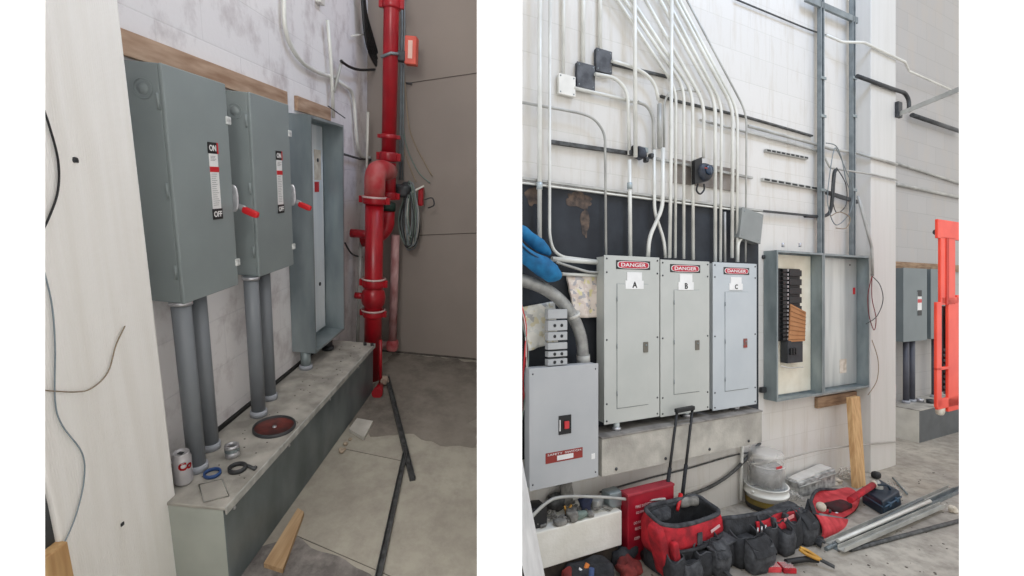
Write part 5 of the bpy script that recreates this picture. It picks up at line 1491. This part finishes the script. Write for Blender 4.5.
# a few tools inside bag 1
MB().soft((xm - .10, -.28, zt_ - .03), (.07, .045, .03), p=.5, nz=.02, ns=20, seed=4).build('folded_glove', BLKF2, label='dark gloves bunched inside the wheeled tool bag', cat='gloves')
MB().soft((xm + .14, -.27, zt_ - .01), (.07, .035, .03), p=.5, nz=.02, ns=20, seed=9).build('grey_rag', JUNK, label='grey rag lying in the far end of the wheeled tool bag', cat='rag')
MB().tube([(xm + .02, -.30, zt_ - .03), (xm + .10, -.25, zt_ + .03)], .012, 10, rs=[.009, .014]).build('screwdriver_handle', REDM, label='red tool handle sticking up inside the wheeled tool bag', cat='screwdriver')

# bag 2 : low tote, black pockets and red band
yf = -.48; yb_ = -.39; xA, xB_ = RY(728, 560, yf).x, RY(806, 552, yf).x
zq0, zq1 = RY(735, 517, yf).z, RY(800, 511, yf).z; zt_ = (zq0 + zq1) / 2
xm = (xA + xB_) / 2; hw = (xB_ - xA) / 2; ym = (yf + yb_) / 2; hy = (yb_ - yf) / 2
t = thing('tool_bag', 'low black tool bag with a red band and many pouches before the bucket', 'tool bag', (xm, ym, 0))
MB().soft((xm, ym, zt_ * .42), (hw, hy, zt_ * .44), p=.22, nz=.015, ns=16, seed=6).build('base_body', BLKF, t)
zfun = lambda ux, uy: zt_ + (zq1 - zt_) * ux - .022 * uy - .02
mb_, rim = bagwall(xm, ym, hw, hy, zt_ * .55, zfun, .016, 6, .014, .016); mb_.build('cloth_wall', BLKF, t)
MB().tube(rim, .013, 8, closed=True).build('rim', BLKF2, t)
MB().soft((xm, ym, zt_ * .80), (hw * .9, hy * .8, .035), p=.3, nz=.04, ns=18, seed=22).build('tools_inside', BLKF2, t)
MB().sheet(lambda u, v: Vector((xA + (xB_ - xA) * (.30 + .56 * u), yf - .020 - .012 * math.sin(u * 9) - .01 * v, zt_ * (.96 + .04 * u) - .055 * v - .012 * u)), 16, 5, .006, (0, 1, 0)).build('red_band', REDF, t)
MB().sheet(lambda u, v: Vector((xA + (xB_ - xA) * (.52 + .24 * u), yf - .034 - .02 * math.sin(v * PI), zt_ * .84 - .085 * v)), 8, 5, .006, (0, 1, 0)).build('red_pocket', REDF, t)
pouch(t, xA + .09, yf - .03, .004, .085, .05, zt_ * .86, BLKF, 3, 'side_pouch')
pk = pouch(t, xA + .11, yf - .115, .004, .085, .038, .15, BLKF2, 5, 'front_pouch', flap=BLKF)
for k, (f_, w_, h_, dy) in enumerate(((.40, .05, .19, .0), (.55, .05, .15, .035), (.70, .055, .18, .01), (.86, .055, .16, .03), (.98, .04, .12, .0))):
    pouch(t, xA + (xB_ - xA) * f_, yf - .035 - dy, .004, w_, .036, h_, [BLKF, BLKF2][k % 2], 10 + k, flap=BLKF if k == 3 else None)
for k, f_ in enumerate((.46, .62, .80)):
    MB().box(xA + (xB_ - xA) * f_, xA + (xB_ - xA) * f_ + .026, yf - .05, yf - .026, zt_ * .6, zt_ * .98, .004).build('strap', BLKF2, t)
c = Vector((xA + (xB_ - xA) * .66, yf - .048, zt_ * .86)); MB().obox(c, (.045, 0, .004), (0, .003, 0), (0, 0, .009)).build('brand_patch', mat('pink_patch', (230, 150, 150)), t)
MB().sheet(lambda u, v: Vector((xB_ - .10 + .10 * u, yf - .01 - .14 * v * (1 - u * .3), .02 + .03 * (1 - v) + .012 * math.sin(u * 8 + v * 5))), 10, 8, .012, (0, 0, 1)).build('spread_flap', BLKF, t)
A = RY(800, 517, -.42); B = RY(829, 512, -.42)
MB().sheet(lambda u, v: A.lerp(B, u) + Vector((0, .01 * math.sin(u * 6), .02 - .04 * v)), 8, 2, .006, (0, 1, 0)).build('red_strap', REDF, t)
for k in range(3):
    c = Vector((xA + .17 + k * .035, yf - .06, zt_ * .72)); MB().tube([c, c + Vector((.006, 0, .045))], .005, 8).build('chrome_tool', ALU, label=['left bright metal tool tip in the low black bag', 'middle bright metal tool tip in the low black bag', 'right bright metal tool tip in the low black bag'][k], cat='tool')

# bag 3 : open red bag tipped toward the camera
t = thing('open_tool_bag', 'open red lined tool bag with dark edges gaping toward the camera', 'tool bag', RZ(835, 540, 0))
yy = -.36
back = [RY(817, 490, -.2), RY(826, 488, -.2), RY(848, 493, -.2), RY(856, 499, -.22), RY(862, 514, -.3), RY(862, 520, -.34)]
def RZp(px, py, z): return R.Z(px, py, z)
gb = [RY(806, 517, -.38), RY(816, 491, -.22), RY(850, 494, -.22), RY(861, 519, -.40), RY(852, 530, -.46), RY(818, 537, -.50)]
# shell: loft between mouth ring and a smaller bottom ring behind
mouth = spline([RY(809, 514, -.40), RY(815, 492, -.24), RY(832, 489.5, -.20), RY(850, 494, -.22), RY(861, 514, -.36), RY(854, 524, -.46), RY(833, 520, -.50), RY(818, 515, -.48)], 5, True)
cen = sum(mouth, Vector()) / len(mouth)
floor_ring = []
for p in mouth:
    d = p - cen; floor_ring.append(Vector((cen.x + d.x * .75, cen.y + d.y * .7, .01)))
mb = MB(); nR = 6; rings = []
for k in range(nR + 1):
    f = k / nR; rings.append([mb.bm.verts.new(p.lerp(q, f) + (Vector((p.x - cen.x, p.y - cen.y, 0)).normalized() * .035 * math.sin(f * PI))) for p, q in zip(mouth, floor_ring)])
for k in range(nR):
    for i in range(len(mouth)):
        j = (i + 1) % len(mouth); fc = mb.bm.faces.new([rings[k][i], rings[k][j], rings[k + 1][j], rings[k + 1][i]]); fc.smooth = True
mb.bm.faces.new(rings[-1])
o_ = mb.build('outer_shell', BLKF, t)
mb = MB(); rings = []
for k in range(nR + 1):
    f = k / nR
    rings.append([mb.bm.verts.new(Vector((cen.x, cen.y, 0)) + Vector((w_.x - cen.x, w_.y - cen.y, 0)) * .95 + Vector((0, 0, max(w_.z, .018) + .004 * (f > 0)))) for w_ in [p.lerp(q, f) + (Vector((p.x - cen.x, p.y - cen.y, 0)).normalized() * .03 * math.sin(f * PI)) for p, q in zip(mouth, floor_ring)]])
for k in range(nR):
    for i in range(len(mouth)):
        j = (i + 1) % len(mouth); fc = mb.bm.faces.new([rings[k][i], rings[k][j], rings[k + 1][j], rings[k + 1][i]]); fc.smooth = True
mb.bm.faces.new(rings[-1])
mb.build('red_lining', REDI, t)
MB().soft((cen.x - .01, cen.y - .03, .035), (.11, .055, .02), p=.5, nz=.02, ns=20, seed=5).build('bag_floor', mat('dark_red_cloth', (92, 30, 36), (50, 28, 30), rough=.9), t)
MB().tube(mouth, .011, 8, closed=True).build('rim_binding', BLKF2, t)
# front flap in red
q = [RY(817, 515, -.51), RY(860, 521, -.48), RY(851, 534, -.53), RY(821, 541, -.56)]
def ff(u, v): return q[0].lerp(q[1], u).lerp(q[3].lerp(q[2], u), v) + Vector((0, -.03 * math.sin(v * PI), 0))
MB().sheet(ff, 8, 6, .01, (0, 1, 0)).build('front_flap', REDI, t)
q2 = [RY(806, 522, -.42), RY(812, 500, -.34), RY(818, 516, -.50), RY(821, 538, -.52), RY(812, 534, -.5)]
MB().prism(q2, (0, .03, 0)).build('side_panel', BLKF, t)
q3 = [RY(819, 513, -.495), RY(858, 520, -.46), RY(857.5, 523.5, -.47), RY(818.5, 517, -.505)]
MB().prism(q3, (0, -.008, 0)).build('zipper', STRUT, t)
c = RY(821, 507, -.42)
MB().soft(c, (.03, .03, .032), p=.9).build('white_roll', PAPER, label='whitish roll lying in the open red bag', cat='roll')
for k, (px, py) in enumerate(((829, 511), (836, 513), (843, 514))):
    MB().soft(RY(px, py, -.42), (.015, .015, .014), p=.9).build('metal_nut', DARK if k % 2 == 0 else ALU, label=['leftmost dark metal piece inside the open red bag', 'bright metal piece inside the open red bag', 'rightmost dark metal piece inside the open red bag'][k], cat='fitting')

# bucket
c = RZ(766, 508, 0); by = -.13
px_c = 766; bx = RY(px_c, 470, by).x
t = thing('bucket', 'white plastic bucket with a dark and mustard label against the wall', 'bucket', (bx, by, 0))
D_ = (R.o + R.x * bx + R.y * by).y; k_ = D_ / F
rb = 19.0 * k_
zt_ = R.Y(766, 484, by).z
prof = [(0, 0), (rb * .88, 0), (rb * .9, .01), (rb * .98, zt_ - .06), (rb * 1.06, zt_ - .058), (rb * 1.06, zt_ - .045), (rb * 1.0, zt_ - .042), (rb * 1.03, zt_), (rb * 1.07, zt_ + .002), (rb * .98, zt_ + .004), (rb * .9, .02), (0, .02)]
MB().lathe(prof, (bx, by, 0), 'z', 36).build('pail', BUCK, t)
zm = R.Y(766, 497, by).z
MB().lathe([(rb * .965, max(.01, zm - .09)), (rb * .98, zm - .03)], (bx, by, 0), 'z', 36).build('dark_label', BLACK, t)
MB().lathe([(rb * .98, zm - .03), (rb * .99, zm + .01)], (bx, by, 0), 'z', 36).build('mustard_label', MUST, t)
MB().obox((bx - .3 * 0, by - rb * 1.0, zm - .02), (.03, 0, 0), (0, .003, 0), (0, 0, .014), .002).build('white_mark', WHITE, t)
for k in (-1, 1): MB().lathe([(0, 0), (.012, 0), (.01, .01), (0, .012)], (bx + k * rb * 1.0, by, zt_ - .03), Vector((k, 0, 0)), 10).build('handle_ear', BUCK, t)
# clear tub standing in / on bucket
c0, c1 = R.Y(748, 483, by), R.Y(786, 447, by)
t = thing('plastic_tub', 'cloudy clear plastic tub stacked upside down on the white bucket', 'tub', (bx, by, zt_))
MB().lathe([(rb * .84, 0), (rb * .88, .0), (rb * .82, c1.z - zt_ - .02), (rb * .80, c1.z - zt_ - .004), (rb * .77, c1.z - zt_), (rb * .4, c1.z - zt_ + .001), (0, c1.z - zt_), (0, c1.z - zt_ - .004), (rb * .76, c1.z - zt_ - .005), (rb * .80, c1.z - zt_ - .02)], (bx, by, zt_ + .006), 'z', 32).build('tub_body', CLEAR, t)
zz = R.Y(766, 464, by).z
MB().lathe([(0, 0), (rb * .76, 0), (rb * .74, zz - zt_ - .01), (0, zz - zt_ - .005)], (bx, by, zt_ + .008), 'z', 28).build('grey_contents', mat('bagged_grey', (176, 176, 175), (146, 146, 147), scale=20), t)
MB().lathe([(rb * .85, 0), (rb * .92, 0), (rb * .92, .012), (rb * .85, .012)], (bx, by, zz), 'z', 32).build('tub_rim', CLEAR, t)
MB().obox((bx - .03, by - rb * .86, zz + .02), (.03, 0, 0), (0, .002, 0), (0, 0, .008)).build('red_label', REDI, t)

# grey crates behind open bag
for k, (px0, px1, py0, py1, y, lab, m_) in enumerate(((799, 817, 478, 505, -.14, 'grey metal box standing left behind the open red bag', mat('mottled_grey', (196, 196, 192), (110, 110, 108), rough=.5, scale=22)),
                                                  (814, 833, 471, 490, -.12, 'grey metal box lying behind the open red bag, nearer the timber', MATS['mottled_grey']))):
    a_, b_ = RY(px0, py1, y), RY(px1, py0, y)
    t = thing('steel_box', lab, 'metal box', ((a_.x + b_.x) / 2, y + .05, 0))
    MB().hexa([(a_.x, y, 0), (b_.x, y - .02, 0), (b_.x, y + .11, 0), (a_.x, y + .13 - .02, 0), (a_.x - .01, y, b_.z), (b_.x, y - .02, b_.z + .02), (b_.x, y + .11, b_.z + .02), (a_.x - .01, y + .11, b_.z)], .006).build('body', m_, t)
    MB().hexa([(a_.x + .01, y + .02, b_.z), (b_.x - .02, y + .0, b_.z + .02), (b_.x - .02, y + .09, b_.z + .022), (a_.x + .01, y + .09, b_.z),
               (a_.x + .01, y + .02, b_.z + .012), (b_.x - .02, y + .0, b_.z + .032), (b_.x - .02, y + .09, b_.z + .034), (a_.x + .01, y + .09, b_.z + .012)], .002).build('top_plate', mat('pale_plate', (220, 218, 212)), t)
    MB().tube([(a_.x, y - .004, b_.z - .03), (b_.x, y - .026, b_.z - .01)], .006, 8).build('edge_bar', EMTD, t)
# plastic scraps on floor by wall
for k, (px, py, s, lab) in enumerate(((797, 500, .05, 'crumpled clear plastic between the bucket and the grey box'), (845, 477, .06, 'crumpled clear plastic against the wall left of the timber'), (792, 512, .04, 'small crumpled plastic scrap behind the low black bag'), (838, 484, .035, 'small pale crumpled scrap behind the open red bag'))):
    c = RZ(px, py, 0)
    MB().soft((c.x, min(c.y, -.08), s * .6), (s, s * .7, s * .6), p=.8, nz=.05, ns=30, seed=k * 7, seg=(20, 14)).build('plastic_scrap', CLEAR if k < 2 else PAPER, label=lab, cat='scrap')

# leaning 2x4
A = RZ(864, 478, 0); T0, T1 = RY(854, 398, -.165), RY(863, 397, -.165)
x0, x1 = RY(857, 470, -.24).x, RY(866, 470, -.24).x
MB().hexa([(x0, -.24, .0), (x1, -.24, 0), (x1, -.20, 0), (x0, -.20, 0), (T0.x, -.145, T1.z), (T1.x, -.145, T1.z), (T1.x, -.105, T1.z), (T0.x, -.105, T1.z)], .002).build('timber_stud', WOOD, label='upright raw pine stud leaning on the right pilaster', cat='timber')

# blue tool case
a_ = RZ(884, 516, 0)
t = thing('tool_case', 'dark blue hard tool case standing on floor right of the open bag', 'tool case', (a_.x, a_.y + .05, 0))
A, B, C_ = RZ(862, 503, 0), RZ(884, 517, 0), RZ(902, 505, 0)
up = Vector((0, 0, .0)); h = .105
D_ = A + (C_ - B)
MB().hexa([A, B, C_, D_, A + Vector((.01, .01, h)), B + Vector((0, .01, h)), C_ + Vector((-.01, .01, h)), D_ + Vector((0, 0, h))], .01, 3).build('shell', NAVY, t)
def onf(a, b, u, v, o=.0): return a.lerp(b, u) + Vector((0, 0, h * v))
MB().tube([onf(A, B, .05, .62), onf(A, B, .95, .62)], .006, 6).tube([onf(B, C_, .05, .62), onf(B, C_, .95, .62)], .006, 6).build('lid_seam', mat('lighter_navy', (60, 84, 104)), t)
for (u) in (.3, .7): MB().soft(onf(B, C_, u, .6), (.014, .01, .016), p=.3).build('latch', MATS['lighter_navy'], t)
MB().tube(fillet([onf(A, C_, .3, 1.05), onf(A, C_, .35, 1.35), onf(A, C_, .65, 1.35), onf(A, C_, .7, 1.05)], .02), .008, 8).build('carry_handle', NAVY, t)
# red torch / cylinder
t = thing('caulking_tube', 'red tube with a black round cap lying across the blue case', 'tube', RY(865, 492, -.26))
P0, P1 = RZ(850, 500, .135), RZ(873, 485, .135)
MB().tube([P0, P1], .021, 14).build('tube_body', REDF, t)
MB().tube([P1, P1 + (P1 - P0).normalized() * .05], .026, 14).build('white_collar', PAPER, t)
c = RZ(876, 475, .03)
MB().soft(c, (.034, .03, .028), p=.6).build('black_cap', BLACK, t)
MB().soft(RZ(878, 485, .13), (.03, .025, .035), p=.8, nz=.02, ns=30).build('dispenser', EMTD, t)
# clear plastic funnel / bag right of the case
def tent(u, v):
    A0 = RZ(882, 493, 0); A1 = RZ(900, 500, 0); B0_ = RZ(906, 488, 0); tp = RY(884, 478, -.2)
    return A0.lerp(A1, u).lerp(tp.lerp(B0_, u), v) + Vector((0, 0, .02 * math.sin(u * PI) * math.sin(v * PI)))
MB().sheet(tent, 8, 8, .003, (0, 0, 1)).build('clear_cover', CLEARB, label='clear plastic cover lying on the floor behind the blue case', cat='plastic cover')
MB().tube([RZ(893, 478, .02), RZ(907, 494, .02)], .008, 8).build('grey_rod', STRUT, label='short grey rod on the floor behind the blue case', cat='rod')

# conduits lying on floor
FC = [((829, 543), (951, 488), 6.0, 'longest thick grey pipe on the floor, reaching toward the orange lift', EMTD),
      ((835, 548), (962, 488.5), 5.0, 'second long grey pipe on floor, lying beside the longest', STRUT),
      ((841, 549), (943, 505), 5.0, 'grey pipe in the floor bundle ending short of the others', EMTD),
      ((826, 549), (922, 499), 4.0, 'left thin grey pipe at the back of the floor bundle', STRUT),
      ((850, 550), (962, 520), 4.0, 'separate grey pipe angled away in front of the floor bundle', STRUTD),
      ((838, 541), (930, 501), 3.4, 'thin bright pipe resting on top of the floor bundle', EMT)]
for k, (p0, p1, w, lab, m_) in enumerate(FC):
    z = .012 + (.03 if k in (2, 5) else 0)
    A, B = RZ(*p0, z), RZ(*p1, z); r = .0125 if w < 5 else .016
    if w >= 5: channel(Vector((A.x, A.y, z - .01)), Vector((B.x, B.y, z - .01)), .038, .026, 'floor_strut', m_, lab, 'steel strut', 'struts and pipes lying on the floor')
    else: MB().tube([A, B], r, 12).build('floor_pipe', m_, label=lab, cat='pipe', group='struts and pipes lying on the floor')
for (px, py, lab) in ((953, 513, 'white crumpled tag at the end of the separate floor pipe'),):
    c = RZ(px, py, 0); MB().soft((c.x, c.y, .03), (.03, .02, .025), p=.6, nz=.02, ns=30).build('white_tag', PAPER, label=lab, cat='scrap')

# yellow handled pliers in front
def pliers(px, py, a, lab, z=.045, k=1.05):
    c = RZ(px, py, z)
    t = thing('wire_stripper', lab, 'pliers', (c.x, c.y, 0))
    d = Vector((math.cos(a), math.sin(a), .25)).normalized(); n = Vector((-math.sin(a), math.cos(a), 0))
    MB().tube(spline([c, c + (d * .03 + n * .012) * k, c + (d * .07 + n * .018) * k, c + (d * .1 + n * .006) * k], 4), .010, 8).build('grip', YEL, t)
    MB().tube(spline([c, c + (d * .03 - n * .014) * k, c + (d * .07 - n * .024) * k, c + (d * .1 - n * .014) * k], 4), .010, 8).build('grip', YEL, t)
    MB().obox(c - d * .03, d * .035, n * .012, (0, 0, .006), .002).build('jaw', DARK, t)


pliers(813, 536, 1.9, 'yellow handled pliers in front of the open red bag, upper pair')
pliers(821, 560, 2.0, 'yellow handled pliers at the bottom, lower pair near the floor pipes')
pliers(722, 568, 1.5, 'yellow handled pliers between the two large tool bags')
c = RZ(808, 560, .03)
MB().tube([RZ(786, 562, .03), RZ(806, 559, .03), RZ(818, 560, .03)], .016, 10).build('black_grip_tool', BLACK, label='black handled tool lying right of the red plastic cases', cat='tool')
# red cases front
for k, (px0, px1, py, m_, lab) in enumerate(((768, 782, 570, REDI, 'small clear red case lying at the bottom, left one'), (784, 797, 571, REDF, 'small red case lying at the bottom, right one'))):
    A, B = RZ(px0, py + 3, 0), RZ(px1, py + 3, 0)
    t = thing('bit_case', lab, 'case', ((A.x + B.x) / 2, A.y, 0))
    u = (B - A) / 2; v = Vector((-u.y, u.x, 0)).normalized() * .035
    MB().obox((A + B) / 2 + v + Vector((0, 0, .014)), u, v, (0, 0, .014), .004).build('tray', m_, t)
    MB().obox((A + B) / 2 + v + Vector((0, 0, .03)), u * .9, v * .8, (0, 0, .003), .002).build('clear_lid', CLEAR, t)
# things at bottom left in front of ledge
c = RZ(590, 585, 0)
t = thing('tool_pouch', 'dark tool pouch with a blue screwdriver at the bottom left', 'tool pouch', (c.x, c.y, 0))
MB().soft((c.x + .01, c.y + .02, .05), (.13, .08, .05), p=.5, nz=.03, ns=18, seed=8).build('pouch_body', BLKF, t)
MB().soft((c.x - .10, c.y + .02, .045), (.06, .05, .045), p=.5, nz=.03, ns=18, seed=3).build('red_pocket', mat('dull_red_fabric', (140, 50, 44), (96, 34, 32), rough=.85, scale=16), t)
q = RZ(583, 568, .1); q = Vector((q.x, q.y, .08))
t = thing('orange_stripper', 'orange and white handled tool sticking up at the bottom left', 'hand tool', q)
MB().tube([q - Vector((0, 0, .02)), q + Vector((.03, .0, .035))], .012, 10).build('orange_grip', mat('orange_plastic', (226, 130, 52)), t)
MB().tube([q + Vector((-.03, 0, -.02)), q + Vector((-.012, 0, .02))], .011, 10).build('white_grip', WHITE, t)
q = RZ(587, 578, .1); q = Vector((q.x, q.y, .07))
MB().tube([q + Vector((.02, 0, -.03)), q + Vector((.03, 0, .07))], .014, 10).build('blue_screwdriver', mat('blue_handle', (60, 84, 130)), label='blue screwdriver handle upright at the bottom left', cat='screwdriver')
for k, (px, py, lab, m_) in enumerate(((628, 578, 'red rag at the bottom between pouch and wheeled bag', MATS['dull_red_fabric']), (622, 562, 'dark heap of cloth on the floor left of the red steel box', BLKF))):
    c = RZ(px, py, 0)
    MB().soft((c.x, c.y, .04), (.07, .06, .045), p=.7, nz=.05, ns=20, seed=k + 30).build('rag', m_, label=lab, cat='rag')
# dirt under the ledge and on the floor
m = MB(); random.seed(9)
for k in range(260):
    px = random.uniform(540, 958); py = random.uniform(470, 576)
    c = RZ(px, py, 0)
    if c.y > -.14: continue
    s = random.uniform(.0015, .0045); m.obox((c.x, c.y, s * .5), (s, 0, 0), (0, s * 1.3, 0), (0, 0, s * .5))
m.build('floor_grit', mat('grit', (120, 114, 106), (90, 84, 78), rough=.9, scale=30), label='scattered grit and chips over the right concrete floor', cat='debris', kind='stuff')

# ================================================================== light
w = bpy.data.worlds.new('sky'); SC.world = w; w.use_nodes = True
bg = w.node_tree.nodes['Background']; bg.inputs[0].default_value = (.97, .985, 1.0, 1); bg.inputs[1].default_value = 1.15


def area(name, loc, aim, size, power, col, sy=None):
    l = bpy.data.lights.new(name, 'AREA'); l.energy = power; l.color = col; l.size = size
    if sy: l.shape = 'RECTANGLE'; l.size_y = sy
    o = bpy.data.objects.new(name, l); COL.objects.link(o); o.location = loc
    o.rotation_euler = (Vector(aim) - Vector(loc)).to_track_quat('-Z', 'Y').to_euler()
    return o


bg.inputs[0].default_value = (1.0, .985, .965, 1); bg.inputs[1].default_value = 1.12
area('left_bay_fill', (-.55, -.5, 1.1), (-1.1, 1.9, -.5), .8, 34, (1.0, .98, .95))  # unseen fill lamp, added to brighten the left bay from the front
area('blue_wall_fill', (2.2, 1.2, 4.2), (2.2, 3.2, 2.2), 1.4, 70, (.45, .64, 1.0), 1.0)  # added cool lamp out of view, tints the upper right wall like glare
